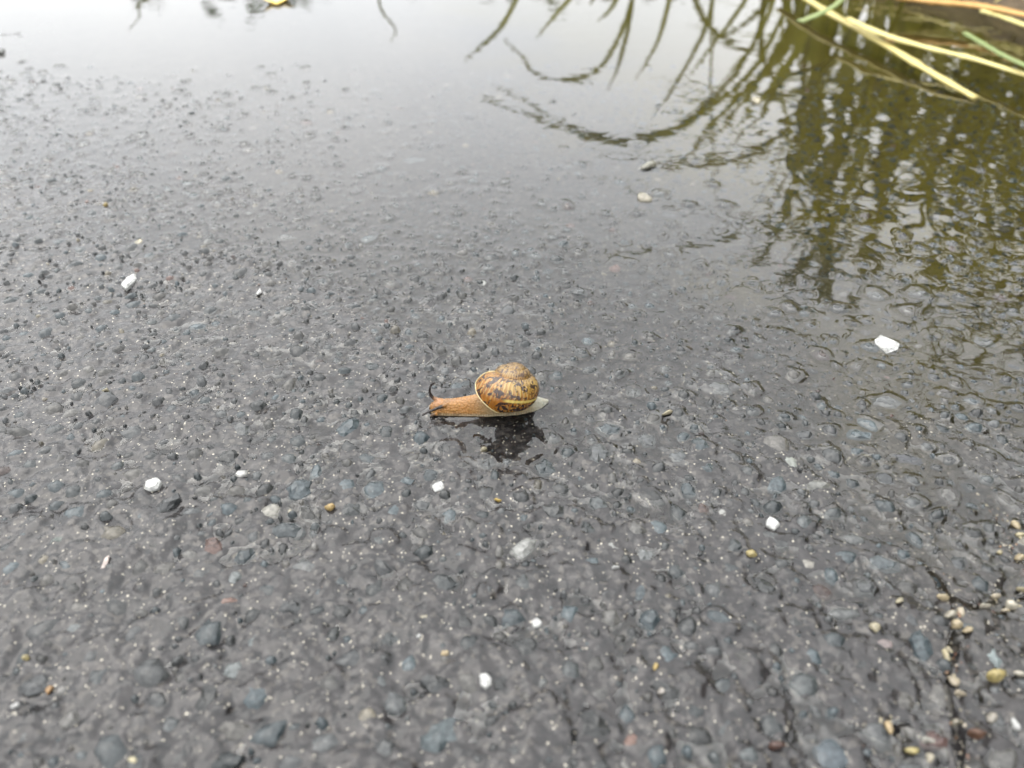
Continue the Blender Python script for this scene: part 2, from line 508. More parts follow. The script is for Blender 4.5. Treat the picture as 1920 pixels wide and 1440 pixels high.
# stones, and two pits coloured as black stones, that stand out in the photograph: px, py, width px, height px (as seen), colour, top mm, turn
BLUE, GREY, DARK, PALE, TAN, RUST = (0.085, 0.115, 0.130), (0.12, 0.125, 0.125), (0.045, 0.05, 0.055), (0.36, 0.36, 0.34), (0.42, 0.37, 0.25), (0.20, 0.10, 0.07)
FEAT = [(645, 915, 58, 40, BLUE, .9, .4), (758, 903, 44, 30, BLUE, .8, 0), (1236, 990, 50, 46, BLUE, .9, 0), (1278, 1022, 34, 28, DARK, .7, 0),
        (1350, 730, 78, 40, GREY, 1.3, 0), (1100, 637, 46, 20, BLUE, .8, 0), (368, 611, 56, 22, BLUE, .6, 0), (765, 1250, 50, 48, BLUE, .5, .8),
        (1040, 1376, 74, 72, PALE, .6, .3), (800, 1160, 78, 46, TAN, .8, .5), (1252, 1232, 62, 56, BLUE, .8, 0), (830, 1372, 170, 110, (0.075, 0.10, 0.11), .6, .2),
        (1550, 1405, 150, 95, (0.075, 0.10, 0.12), .5, -.2), (978, 1026, 62, 54, PALE, .8, -.7), (506, 960, 44, 30, (0.40, 0.38, 0.33), .9, 0),
        (110, 1018, 50, 28, (0.13, 0.16, 0.14), .6, .3), (25, 1068, 60, 44, BLUE, .7, .3), (440, 1265, 62, 50, (0.17, 0.19, 0.19), .7, 0),
        (575, 1070, 84, 42, GREY, 1.0, 0), (440, 1085, 36, 34, (0.20, 0.22, 0.22), .9, 0), (420, 1130, 76, 26, RUST, .5, 0), (1065, 1150, 44, 44, BLUE, .7, 0),
        (865, 1048, 54, 34, BLUE, .8, 0), (1108, 1058, 56, 36, BLUE, .7, 0), (1150, 1030, 48, 30, PALE, .7, -.4), (1212, 1042, 60, 42, (0.20, 0.21, 0.21), .6, -.5),
        (1600, 1010, 64, 26, GREY, .8, -.3), (1655, 900, 74, 34, DARK, .7, 0), (1690, 860, 120, 30, (0.055, 0.058, 0.07), .4, -.25), (1605, 815, 70, 34, BLUE, 1.0, 0),
        (1630, 795, 40, 44, BLUE, .9, .5), (1660, 755, 84, 34, GREY, 1.1, 0), (1850, 640, 66, 26, GREY, 1.1, 0), (1640, 550, 60, 22, GREY, 1.2, 0), (1720, 548, 60, 20, GREY, 1.2, 0),
        (1790, 1055, 70, 46, DARK, .8, 0), (1655, 1060, 96, 38, (0.09, 0.11, 0.12), 1.0, -.3), (1516, 1060, 50, 30, (0.30, 0.28, 0.24), .9, -.5), (1360, 965, 44, 24, PALE, .8, 0),
        (1860, 1230, 60, 52, (0.32, 0.38, 0.38), .9, 0), (1580, 1150, 90, 26, GREY, .7, 0), (1700, 1165, 60, 40, DARK, .7, 0), (1520, 1235, 44, 40, BLUE, .6, 0),
        (1590, 1310, 74, 64, (0.10, 0.105, 0.115), .8, 0), (1450, 1300, 26, 22, (0.006, 0.006, 0.006), .5, 0), (1150, 1086, 22, 16, (0.008, 0.008, 0.008), .6, 0),  # the two near-black stones paint the dark of small pits
        (1660, 1212, 60, 34, (0.28, 0.22, 0.21), .6, 0), (1480, 865, 44, 26, (0.36, 0.38, 0.34), .9, 0), (1530, 910, 70, 34, (0.22, 0.22, 0.20), .8, 0),
        (685, 446, 54, 22, (0.13, 0.16, 0.17), .9, 0), (775, 300, 110, 30, (0.12, 0.14, 0.15), .7, 0), (60, 480, 50, 16, DARK, .9, .3), (540, 445, 62, 16, GREY, .9, 0),
        (1190, 735, 50, 26, GREY, .9, 0), (1245, 690, 40, 22, GREY, .9, 0), (590, 885, 40, 44, BLUE, .7, 0), (840, 968, 40, 34, BLUE, .7, 0), (1750, 1390, 60, 46, (0.11, 0.05, 0.04), .9, 0),
        (200, 1340, 70, 50, (0.08, 0.09, 0.11), .5, 0), (1185, 1390, 44, 30, RUST, .6, 0), (590, 1180, 40, 30, (0.20, 0.15, 0.11), .6, 0), (480, 1200, 66, 56, (0.085, 0.105, 0.11), .5, 0),
        (1010, 1280, 60, 50, (0.085, 0.09, 0.09), .4, 0), (1120, 1300, 70, 40, (0.09, 0.085, 0.08), .4, 0), (320, 1365, 60, 44, (0.075, 0.085, 0.09), .4, 0)]
for (px, py, w, h, c, top, tw) in FEAT:
    p = P(px, py) * 1000
    s = pxsize(px, py) * 1000
    th = math.atan2(CAM.z, math.hypot(p.x / 1000 - CAM.x, p.y / 1000 - CAM.y))
    a = w * s / 2; b = min(h * s / 2 / math.sin(th), a * 1.5)
    stones.append((p.x, p.y, a, b, tw, top, *c)); occupy(p.x, p.y, math.sqrt(a * b))

SNAIL_PTS = [P(x, y) * 1000 for x, y in ((812, 776), (870, 774), (940, 770), (1000, 764), (1028, 756))]
def snail_gap(x, y):
    best = 1e9
    for a, b in zip(SNAIL_PTS[:-1], SNAIL_PTS[1:]):
        dx, dy = b.x - a.x, b.y - a.y
        s = min(1, max(0, ((x - a.x) * dx + (y - a.y) * dy) / (dx * dx + dy * dy)))
        best = min(best, math.hypot(x - a.x - s * dx, y - a.y - s * dy))
    return best
MIRROR_C = P(935, 822) * 1000

def scatter(n, lo, hi, ymax, gap, topmul, dense_pow=1.0):
    ys = RNG.random(n); xs = RNG.random(n); rs = RNG.random(n)
    y0 = -138.0
    for k in range(n):
        y = y0 + (ymax - y0) * ys[k] ** dense_pow
        hw = halfwidth(y)
        x = (xs[k] * 2 - 1) * hw
        r = lo + (hi - lo) * rs[k] ** 2.0
        if snail_gap(x, y) < 3.2 + r: continue
        if ((x - MIRROR_C.x) / 14) ** 2 + ((y - MIRROR_C.y) / 7.5) ** 2 < 1 and r > 0.9: continue
        if ((x - 152) / 24) ** 2 + ((y - 17) / 11) ** 2 < 1 and rs[k] > 0.15: continue
        if not free(x, y, r, gap): continue
        el = 1 + 0.55 * random.random() ** 1.5
        a, b = r * math.sqrt(el), r / math.sqrt(el)
        c = PCOL[RNG.choice(len(PCOL), p=PW)] * (0.35 + 1.2 * random.random() ** 1.5)
        top = (0.50 + 1.15 * random.random()) * min(1.3, 0.45 + r * 0.36) * topmul
        px_side = x < 20 and y > -60
        if px_side: top = (top * 1.02 + 0.03) * (1.0 if y < 90 else 0.75)
        elif x > 25 and y > -5 and random.random() < 0.6: top *= 0.62
        elif y < -45 and random.random() < 0.3: top *= 0.5
        if y < -40: top = top * (0.75 + 0.25 * math.exp((y + 40) / 25)) + 0.12
        stones.append((x, y, a, b, random.random() * math.pi, top, *c)); occupy(x, y, r)

scatter(1500, 2.8, 5.2, -20, 0.90, 0.9)
scatter(2600, 2.4, 4.2, 330, 0.95, 1.0)
scatter(11000, 1.4, 2.6, 300, 0.88, 1.0)
scatter(16000, 0.7, 1.5, 240, 0.88, 1.05)
ST = np.array(stones)

# loose chips and pebbles lying on the road: px, py, w, h, colour, kind, label
WHITE, CREAM, YEL, ORG, GREYW = (0.80, 0.80, 0.77), (0.70, 0.62, 0.42), (0.62, 0.46, 0.16), (0.60, 0.34, 0.13), (0.62, 0.61, 0.58)
CHIPS = [(245, 536, 26, 34, WHITE, 'flat bright white stone chip, leaning, among dark bumps left of the snail'),
         (1660, 646, 50, 34, WHITE, 'large white triangular chip lying in the flat pool right of the snail'),
         (289, 918, 40, 26, WHITE, 'crumbly white double chip on the asphalt at lower left of the snail'),
         (823, 917, 24, 22, WHITE, 'small jagged white chip in front of the snail beside a blue grey stone'),
         (455, 896, 26, 16, GREYW, 'pale greenish white chip between the double chip and the snail'),
         (912, 1284, 26, 32, WHITE, 'bright white angular chip near the bottom centre of the picture'),
         (1006, 1172, 20, 20, WHITE, 'small white chip right of the cream crumbly stone'),
         (622, 957, 26, 18, (0.72, 0.50, 0.20), 'oval cream pebble with an orange side, left of centre below the snail'),
         (934, 945, 17, 10, (0.70, 0.48, 0.10), 'tiny flat yellow pebble straight below the snail'),
         (906, 844, 18, 13, CREAM, 'cream pebble at the tip of the shell reflection'),
         (545, 958, 11, 13, CREAM, 'tiny round cream pebble just right of a chalky grey stone'),
         (1635, 1185, 27, 26, CREAM, 'cream wedge shaped pebble left of the long crack'),
         (1407, 1047, 22, 24, (0.72, 0.58, 0.24), 'yellowish cream pebble with dark wet rim, left of the cracked area'),
         (1250, 778, 24, 14, CREAM, 'cream pebble on wet bumps right of the snail tail'),
         (1448, 988, 28, 24, WHITE, 'white crumbly chip on the wet asphalt at right of centre'),
         (203, 741, 17, 11, CREAM, 'small cream pebble level with the snail at far left'),
         (200, 388, 14, 9, YEL, 'tiny yellow pebble among the far bumps at upper left'),
         (260, 453, 14, 10, CREAM, 'tiny cream pebble behind the leaning white chip'),
         (905, 531, 16, 14, WHITE, 'small white chip behind the snail shell'),
         (487, 550, 12, 14, WHITE, 'tiny white chip far behind the snail head'),
         (99, 1300, 17, 22, ORG, 'small orange pebble near the lower left corner'),
         (57, 1244, 16, 16, (0.70, 0.58, 0.26), 'small yellow pebble above the orange one at lower left'),
         (37, 1335, 19, 18, WHITE, 'round white pebble near the lower left corner'),
         (257, 1437, 32, 18, (0.74, 0.66, 0.40), 'pale yellow pebble at the bottom edge on the left'),
         (200, 1067, 12, 30, (0.75, 0.62, 0.56), 'thin upright pinkish white splinter at lower left'),
         (787, 1200, 12, 13, WHITE, 'tiny white pebble under the cream crumbly stone'),
         (835, 1230, 16, 13, (0.60, 0.46, 0.25), 'tiny tan pebble left of the bottom centre white chip'),
         (1228, 1258, 13, 18, (0.72, 0.52, 0.18), 'tiny yellow pebble beside a round blue grey stone'),
         (1153, 1074, 16, 11, WHITE, 'tiny white grain sitting on a black wet pit'),
         (1418, 190, 26, 18, CREAM, 'blurred cream pebble under the reflected grass in the puddle'),
         (3, 98, 16, 14, WHITE, 'white pebble at the left edge in the far water'),
         (1213, 312, 46, 22, (0.40, 0.38, 0.30), 'pale oval stone breaking the puddle surface below the reflected blade'),
         (1210, 372, 48, 22, (0.50, 0.45, 0.34), 'lower of two pale oval stones breaking the puddle surface'),
         (1240, 1302, 20, 20, (0.55, 0.50, 0.44), 'small greyish cream pebble at the bottom right of centre'),
         (1665, 1365, 18, 36, (0.66, 0.48, 0.24), 'tall tan pebble standing over a short dark crack at lower right'),
         (1710, 1408, 32, 24, (0.70, 0.58, 0.24), 'yellow lumpy pebble near the bottom edge at right'),
         (1742, 1425, 20, 24, (0.70, 0.62, 0.46), 'cream pebble right of the yellow lumpy one at the bottom'),
         (1738, 1392, 26, 18, (0.72, 0.69, 0.60), 'pale cream pebble above the yellow lumpy one'),
         (1860, 1277, 52, 20, (0.70, 0.56, 0.22), 'long yellow pebble lying right of the crack'),
         (1908, 1270, 24, 18, (0.74, 0.68, 0.55), 'cream pebble at the right edge beside the long yellow one'),
         (1857, 1350, 26, 28, (0.46, 0.42, 0.35), 'dull grey tan pebble at the lower right'),
         (1900, 1363, 22, 28, WHITE, 'white oval pebble at the right edge near the bottom corner'),
         (1682, 1138, 22, 16, CREAM, 'tiny cream pebble left of the crack junction')]
CRACK_PEB = [(1765, 1126, 24, 18), (1778, 1160, 30, 22), (1790, 1178, 34, 20), (1812, 1188, 28, 20), (1800, 1150, 16, 26), (1788, 1278, 24, 30),
             (1793, 1352, 22, 18), (1797, 1305, 22, 18), (1902, 985, 20, 26), (1912, 1005, 22, 18), (1908, 1052, 22, 20), (1895, 1137, 34, 20),
             (1884, 1146, 18, 12), (1868, 1120, 22, 14), (1917, 1012, 16, 22), (1770, 1240, 14, 34), (1845, 1140, 24, 12), (1872, 1038, 14, 12), (1915, 1110, 26, 16)]
CRACK_LAB = ['cream crumb on the left lip of the long crack, just above the pile', 'pinkish tan pebble at the left of the pile that bridges the long crack', 'broad tan pebble in the middle of the pile bridging the long crack', 'pale pebble at the right end of the pile bridging the long crack', 'upright narrow pebble at the top of the pile bridging the long crack', 'tall cream pebble half way down the long crack', 'tan pebble near the lower end of the long crack', 'cream pebble in the long crack under the tall cream one', 'yellow tan pebble at the right edge, uppermost of the heap there', 'cream pebble at the right edge, second of the heap there', 'orange cream pebble at the right edge below the heap', 'wide cream pebble on the short branch crack at the right edge', 'tiny pebble just under the wide cream one on the branch crack', 'tan pebble above the wide cream one on the branch crack', 'narrow pebble at the very right edge beside the heap', 'thin upright splinter in the long crack between pile and tall pebble', 'flat tan pebble where the branch crack leaves the long crack', 'tiny cream pebble left of the right edge crack', 'cream pebble at the right edge, end of the branch crack']
CRED = [(1452, 1408, 36, 30, (0.12, 0.045, 0.025), 'small reddish brown clump with a green tip near the bottom right'),
        (1822, 1388, 46, 20, (0.22, 0.10, 0.05), 'rusty brown flake beside the lower end of the crack')]

# ------------------------------------------------------------------ grids for asphalt and water
def grid(nr, nc, z0=0.113, z1=1.05):
    zi = np.linspace(1 / z0, 1 / z1, nr)
    zz = 1 / zi
    y = ((zz - 0.1391 * SP) / CP) * 1000 - 178.1
    u = np.linspace(-1, 1, nc)
    hw = halfwidth(y)
    X = u[None, :] * hw[:, None]
    Y = np.repeat(y[:, None], nc, 1)
    return X, Y, y, hw

def grid_faces(nr, nc):
    i = np.arange(nr * nc).reshape(nr, nc)
    return np.stack([i[:-1, :-1], i[:-1, 1:], i[1:, 1:], i[1:, :-1]], -1).reshape(-1, 4)

ALLST = [tuple(s[:6]) for s in ST]
for c in CHIPS + CRED:
    p = P(c[0], c[1]) * 1000; s = pxsize(c[0], c[1]) * 1000
    ALLST.append((p.x, p.y, c[2] * s / 2, c[3] * s / 2 * 1.2, 0.0, 1.0))
ALLST = np.array(ALLST)
bed_at = base_full(ALLST[:, 0], ALLST[:, 1])
film_at = np.maximum(bed_at + 0.12, 0.0)
TOPZ = bed_at + ALLST[:, 5]

def skirts(X, Y, yrow, hw, lam, surf_at, frac, cap):
    """liquid drawn up round every stone that stands above the surface"""
    nr, nc = X.shape
    acc = np.zeros_like(X)
    for (x, y, a, b, phi, top), tz, sz in zip(ALLST, TOPZ, surf_at):
        hs = math.sin(x * 12.9898 + y * 78.233) * 43758.5453; hs -= math.floor(hs)
        m = min(cap, frac * (tz - sz)) * (0.25 + 0.85 * hs)
        if m < 0.02: continue
        R = max(a, b) + lam * 3.2
        i0, i1 = np.searchsorted(yrow, (y - R, y + R))
        if i1 <= i0: continue
        h0, h1 = hw[i0], hw[min(i1, nr - 1)]
        lo = min((x - R) / h0, (x - R) / h1); hi = max((x + R) / h0, (x + R) / h1)
        j0 = max(0, int((lo + 1) / 2 * (nc - 1))); j1 = min(nc, int((hi + 1) / 2 * (nc - 1)) + 2)
        if j1 <= j0: continue
        dx = X[i0:i1, j0:j1] - x; dy = Y[i0:i1, j0:j1] - y
        c, s = math.cos(phi), math.sin(phi)
        rho = np.sqrt(((dx * c + dy * s) / a) ** 2 + ((dy * c - dx * s) / b) ** 2)
        an = np.arctan2(dy, dx)
        rho = rho * (1 + 0.12 * np.sin(2 * an + hs * 40) + 0.09 * np.sin(3 * an + hs * 90) + 0.05 * np.sin(5 * an + hs * 20))
        d = np.maximum((rho - 0.86) * math.sqrt(a * b), 0)
        acc[i0:i1, j0:j1] += (m * np.exp(-d / lam)) ** 3
    return np.cbrt(acc)

# asphalt
NR, NC = 640, 640
X, Y, yr, hw = grid(NR, NC)
Z = base_full(X, Y)
Z += relief(X, Y) * (0.30 + 0.70 * sstep(-0.45, 0.45, Z)) * (1 + 0.7 * sstep(-25, -70, Y))
Z += skirts(X, Y, yr, hw, 0.85, bed_at, 0.66, 1.0) * sstep(-0.35, 0.1, Z)
co = np.stack([X, Y, Z], -1).reshape(-1, 3) * MM
me = np_mesh('asphalt', co, grid_faces(NR, NC))
asphalt = link('asphalt_road', me, M_ASPH)
tag(asphalt, 'wet grey asphalt road with stones set in it', kind='structure')
ASPH_Z, ASPH_GRID = Z, (X, Y, yr, hw)

def asph_height(x, y):
    X, Y, yr, hw = ASPH_GRID
    nr, nc = X.shape
    i = int(np.clip(np.searchsorted(yr, y), 0, nr - 1))
    j = int(np.clip(round((x / hw[i] + 1) / 2 * (nc - 1)), 0, nc - 1))
    return float(ASPH_Z[i, j])

# road surface and earth running on to the horizon, a step below the detailed sheet
gm = new_mesh('ground', [(-120, -120, -0.012), (120, -120, -0.012), (120, 120, -0.012), (-120, 120, -0.012)], [(0, 1, 2, 3)], False)
ground = link('ground', gm, mat_simple('plain_asphalt', (0.06, 0.058, 0.056), (0.11, 0.105, 0.10), 60, 0.5, 0.0, 0.3, 5))
tag(ground, 'road surface running on beyond the puddle', kind='structure')

# water: level sheet, drawn up at stones, with small ripples; faces lying under the road are dropped
NR, NC = 1020, 1020
X, Y, yr, hw = grid(NR, NC)
bed = base_full(X, Y)
W = skirts(X, Y, yr, hw, 0.70, film_at, 0.72, 0.85)
W += 0.035 * fbm(X, Y, 14, 1, 71)
for (px, py, wl_, amp, rad) in ((1822, 186, 27, 0.12, 85), (1640, 300, 21, 0.08, 60), (1890, 420, 14, 0.045, 50), (1480, 330, 20, 0.03, 45)):
    c = P(px, py) * 1000
    r = np.hypot(X - c.x, Y - c.y)
    W += amp * np.sin(2 * math.pi * r / wl_) * np.exp(-(r / rad) ** 2) * (1 - np.exp(-(r / wl_) ** 2))
# meniscus along the snail's foot
dS = np.full_like(X, 1e9)
for a, b in zip(SNAIL_PTS[:-1], SNAIL_PTS[1:]):
    dx, dy = b.x - a.x, b.y - a.y
    s = np.clip(((X - a.x) * dx + (Y - a.y) * dy) / (dx * dx + dy * dy), 0, 1)
    dS = np.minimum(dS, np.hypot(X - a.x - s * dx, Y - a.y - s * dy))
W += 0.45 * np.exp(-np.maximum(dS - 2.3, 0) / 1.1)
aZ = bed + relief(X, Y) * (0.30 + 0.70 * sstep(-0.45, 0.45, bed)) * (1 + 0.7 * sstep(-25, -70, Y))
keep = ((W - aZ) > -0.12) & ~((crack_d(X, Y) > 0.45) & (base_h(X, Y) > -0.1))
co = np.stack([X, Y, W], -1).reshape(-1, 3) * MM
F = grid_faces(NR, NC)
kf = keep.reshape(-1)[F].any(1)
F = F[kf]
used = np.zeros(len(co), bool); used[F.ravel()] = True
idx = np.cumsum(used) - 1
me = np_mesh('puddle_water', co[used], idx[F])
water = link('puddle_water', me, M_WATER)
tag(water, 'shallow clear puddle water over the asphalt', kind='structure')

# ------------------------------------------------------------------ stone meshes
SEG = 10
def dome_variant(seed, seg=SEG, rings=((0.46, 0.84), (0.80, 0.44), (1.06, -0.35))):
    r = random.Random(seed)
    vs = [(r.uniform(-.1, .1), r.uniform(-.1, .1), 1.0)]
    ang = [2 * math.pi * (k + r.uniform(-.3, .3)) / seg for k in range(seg)]
    rad = [r.uniform(0.74, 1.16) for _ in range(seg)]
    tx, ty = r.uniform(-.42, .42), r.uniform(-.42, .42)
    for (rr, zz) in rings:
        for k in range(seg):
            q = rr * rad[k] * r.uniform(.94, 1.05)
            x, y = q * math.cos(ang[k]), q * math.sin(ang[k])
            vs.append((x, y, zz + (tx * x + ty * y + r.uniform(-.13, .13)) * (zz > 0)))
    fs = [(0, 1 + k, 1 + (k + 1) % seg) for k in range(seg)]
    for q in range(len(rings) - 1):
        o = 1 + q * seg
        for k in range(seg):
            a, b = o + k, o + (k + 1) % seg
            fs.append((a, a + seg, b + seg, b))
    return vs, fs
VARS = [dome_variant(s) for s in range(14)]
VMESH = []
for k, (vs, fs) in enumerate(VARS):
    m_ = new_mesh('stone', vs, fs, k % 5 not in (1, 3)); m_.materials.append(M_STONE); VMESH.append(m_)
SMALL = [dome_variant(100 + s, 7, ((0.58, 0.70), (1.02, -0.35))) for s in range(10)]
GRIT = [dome_variant(200 + s, 5, ((0.8, 0.35),)) for s in range(6)]

n_st = len(ST)
dist_cam = np.sqrt(ST[:, 0] ** 2 + (ST[:, 1] + 178.1) ** 2 + 139.1 ** 2)
in_view = np.abs(ST[:, 0]) < halfwidth(ST[:, 1]) / 1.32 * 1.01
show = np.sqrt(ST[:, 2] * ST[:, 3]) / dist_cam * np.where(in_view, 1, 0.02)
show *= np.where(TOPZ[:n_st] > -0.1, 1, 0.3)
show[:len(FEAT)] += 10
order = np.argsort(-show)
parts = set(order[:300].tolist())

def stone_seat(k):
    x, y, a, b, phi, top = ST[k, :6]
    bz = bed_at[k]
    hgt = max(0.62 * min(a, b), top + 0.35)       # the dome's own height; it is sunk until only 'top' stands proud
    return x, y, a, b, phi, bz + top - hgt, hgt

for k in sorted(parts):
    x, y, a, b, phi, z0, hgt = stone_seat(k)
    o = bpy.data.objects.new('stone', VMESH[k % len(VMESH)])
    COL.objects.link(o)
    o.parent = asphalt
    o.location = (x * MM, y * MM, z0 * MM)
    o.rotation_euler = (0, 0, phi)
    o.scale = (a * MM, b * MM, hgt * MM)
    o.color = (*(ST[k, 6:9] * (0.36 if k < len(FEAT) else 0.25)), 1)

def joined(name, items, variants, mat):
    cos, fas, cols = [], [], []
    off = 0
    for (x, y, a, b, phi, z0, hgt, col, vi) in items:
        V, Fq = variants[vi % len(variants)]
        v = V * np.array([a, b, hgt])
        c, s = math.cos(phi), math.sin(phi)
        w = np.empty_like(v)
        w[:, 0] = v[:, 0] * c - v[:, 1] * s + x; w[:, 1] = v[:, 0] * s + v[:, 1] * c + y; w[:, 2] = v[:, 2] + z0
        cos.append(w); fas.append(Fq + off); off += len(v)
        cols.append(np.repeat(np.array(col)[None], len(v), 0))
    co = np.concatenate(cos) * MM
    me = np_mesh(name, co, np.concatenate(fas))
    set_color(me, np.concatenate(cols))
    o = link(name, me, mat, asphalt)
    tag(o, kind='stuff')
    return o

def tri_variant(v):
    vs, fs = v
    out = []
    for f in fs:
        out.append(f[:3])
        if len(f) == 4: out.append((f[0], f[2], f[3]))
    return np.array(vs), np.array(out)
SMALLV = [tri_variant(v) for v in SMALL]; GRITV = [tri_variant(v) for v in GRIT]
items = []
for k in range(n_st):
    if k in parts: continue
    x, y, a, b, phi, z0, hgt = stone_seat(k)
    items.append((x, y, a, b, phi, z0, hgt, ST[k, 6:9] * 0.25, k))
tag(joined('small_stones', items, SMALLV, M_GRAIN), 'small dark and grey stones set in the asphalt')
# pale grit caught between the stones
items = []
GC = np.array([(0.72, 0.70, 0.64), (0.62, 0.52, 0.34), (0.50, 0.47, 0.42), (0.74, 0.72, 0.70), (0.55, 0.33, 0.20), (0.10, 0.12, 0.12)])
for k in range(5200):
    u = random.random()
    y = -138 + 420 * u ** 1.25
    x = (random.random() * 2 - 1) * halfwidth(y)
    if snail_gap(x, y) < 2.6 or (y < -30 and random.random() < 0.45): continue
    r = (0.13 + 0.40 * random.random() ** 4.0) * (1.0 if y > -25 else 0.50)
    z = asph_height(x, y)
    c = GC[random.choice((0, 1, 2, 2, 2, 3, 4, 5, 5, 5))] * random.uniform(.08, .26)
    items.append((x, y, r * random.uniform(.8, 1.4), r, random.random() * 6.28, z - 0.1, r * 0.9 + 0.1, c, k))
for (ax, ay, bx, by, w_, d_) in CRACK_SEG:
    for _ in range(int(math.hypot(bx - ax, by - ay) * 2.6)):
        q = random.random(); x = ax + (bx - ax) * q + random.gauss(0, 1.5); y = ay + (by - ay) * q + random.gauss(0, 1.3)
        r = 0.18 + 0.55 * random.random() ** 2.5
        c = np.array(random.choice(((0.66, 0.56, 0.34), (0.60, 0.52, 0.40), (0.70, 0.66, 0.55), (0.42, 0.22, 0.10), (0.22, 0.10, 0.06), (0.30, 0.26, 0.20)))) * random.uniform(.18, .36)
        items.append((x, y, r * random.uniform(.8, 1.6), r, random.random() * 6.28, asph_height(x, y) - 0.1, r * 0.9 + 0.1, c, random.randrange(99)))
tag(joined('sand_grit', items, GRITV, M_GRAIN), 'pale sand grains caught between the stones')

# ------------------------------------------------------------------ loose chips and pebbles
def pebble_mesh(seed, flat=0.6, rough=0.16, sub=2):
    bm = bmesh.new()
    bmesh.ops.create_icosphere(bm, subdivisions=sub, radius=1.0)
    r = random.Random(seed)
    # cut a few facets so that it reads as broken stone
    for _ in range(10):
        n = Vector((r.gauss(0, 1), r.gauss(0, 1), r.gauss(0, .8))).normalized()
        d = r.uniform(.42, .8)
        for v in bm.verts:
            q = v.co.dot(n)
            if q > d: v.co -= n * (q - d) * 0.97
    for v in bm.verts:
        v.co *= 1 + r.uniform(-rough, rough) * 0.4
        v.co.z *= flat
    me = bpy.data.meshes.new('pebble'); bm.to_mesh(me); bm.free()
    me.polygons.foreach_set('use_smooth', [True] * len(me.polygons))
    me.materials.append(M_CHIP)
    return me
M_CHIP = mat_stone('pale_wet_chip', 'object')
PEBS = [pebble_mesh(s) for s in range(9)]

def chip_mesh(seed, n=6):
    r = random.Random(seed)
    bm = bmesh.new()
    ang = [2 * math.pi * (k + r.uniform(-.35, .35)) / n for k in range(n)]
    rad = [r.uniform(.72, 1.12) for _ in range(n)]
    low = [bm.verts.new((q * math.cos(a), q * math.sin(a), -.6)) for a, q in zip(ang, rad)]
    mid = [bm.verts.new((q * math.cos(a) * 1.02, q * math.sin(a) * 1.02, .15 + r.uniform(-.1, .1))) for a, q in zip(ang, rad)]
    top = [bm.verts.new((q * math.cos(a) * .74, q * math.sin(a) * .74, .55 + r.uniform(-.12, .12))) for a, q in zip(ang, rad)]
    c = bm.verts.new((0, 0, .62))
    for k in range(n):
        j = (k + 1) % n
        bm.faces.new((low[k], low[j], mid[j], mid[k])); bm.faces.new((mid[k], mid[j], top[j], top[k])); bm.faces.new((top[k], top[j], c))
    me = bpy.data.meshes.new('stone_chip'); bm.to_mesh(me); bm.free()
    me.materials.append(M_CHIP)
    return me
CHIPM = [chip_mesh(s, 3 + s % 4 + 2) for s in range(11)]

def pebble(name, px, py, w, h, col, label, group=None, k=0, lift=0.55, cat='pebble'):
    p = P(px, py)
    s = pxsize(px, py)
    th = math.atan2(CAM.z, math.hypot(p.x, p.y - CAM.y))
    a = w * s / 2 * 1.0
    hz = min(a * 0.75, 0.0022) if name != 'stone_chip' else min(a * 0.34, 0.0011)
    b = max((h * s / 2 - hz * math.cos(th) * 0.5) / math.sin(th), a * 0.45)
    z = asph_height(p.x * 1000, p.y * 1000) * MM
    z = max(z, -0.0012)
    o = bpy.data.objects.new(name, CHIPM[k % len(CHIPM)] if name == 'stone_chip' else PEBS[k % len(PEBS)])
    COL.objects.link(o)
    o.scale = (a, b, hz / 0.6)
    o.location = (p.x, p.y, z + hz * lift)
    o.rotation_euler = (random.uniform(-.15, .15), random.uniform(-.15, .15), random.uniform(-.25, .25))
    o.color = (*(c * (0.37 if name == 'stone_chip' else 0.31) for c in col), 1)
    tag(o, label, cat, group)
    return o
for k, (px, py, w, h, col, label) in enumerate(CHIPS):
    nm = 'stone_chip' if 'chip' in label or 'splinter' in label else 'pebble'
    pebble(nm, px, py, w, h, col, label, None, k, cat='stone chip' if nm == 'stone_chip' else 'pebble')
for k, (px, py, w, h) in enumerate(CRACK_PEB):
    c = random.choice(((0.70, 0.60, 0.36), (0.66, 0.56, 0.40), (0.72, 0.66, 0.52), (0.62, 0.50, 0.30)))
    pebble('pebble', px, py, w, h, c, CRACK_LAB[k], 'pebbles lodged in the cracks', k + 3)
for k, (px, py, w, h, col, label) in enumerate(CRED):
    pebble('debris_clump' if k == 0 else 'rusty_flake', px, py, w, h, col, label, None, k + 1, cat='debris')

# ------------------------------------------------------------------ blades, stalks
def frames(pts):
    pts = [Vector(p) for p in pts]
    out = []
    for i, p in enumerate(pts):
        t = (pts[min(i + 1, len(pts) - 1)] - pts[max(i - 1, 0)])
        out.append(t.normalized() if t.length > 1e-9 else Vector((0, 0, 1)))
    return pts, out

def smooth_path(pts, n):
    """Catmull-Rom through the points"""
    pts = [Vector(p) for p in pts]
    e = [pts[0] * 2 - pts[1]] + pts + [pts[-1] * 2 - pts[-2]]
    out = []
    segs = len(pts) - 1
    for i in range(n):
        u = i / (n - 1) * segs
        k = min(int(u), segs - 1); t = u - k
        a, b, c, d = e[k], e[k + 1], e[k + 2], e[k + 3]
        out.append(0.5 * ((2 * b) + (c - a) * t + (2 * a - 5 * b + 4 * c - d) * t * t + (3 * b - a - 3 * c + d) * t ** 3))
    return out

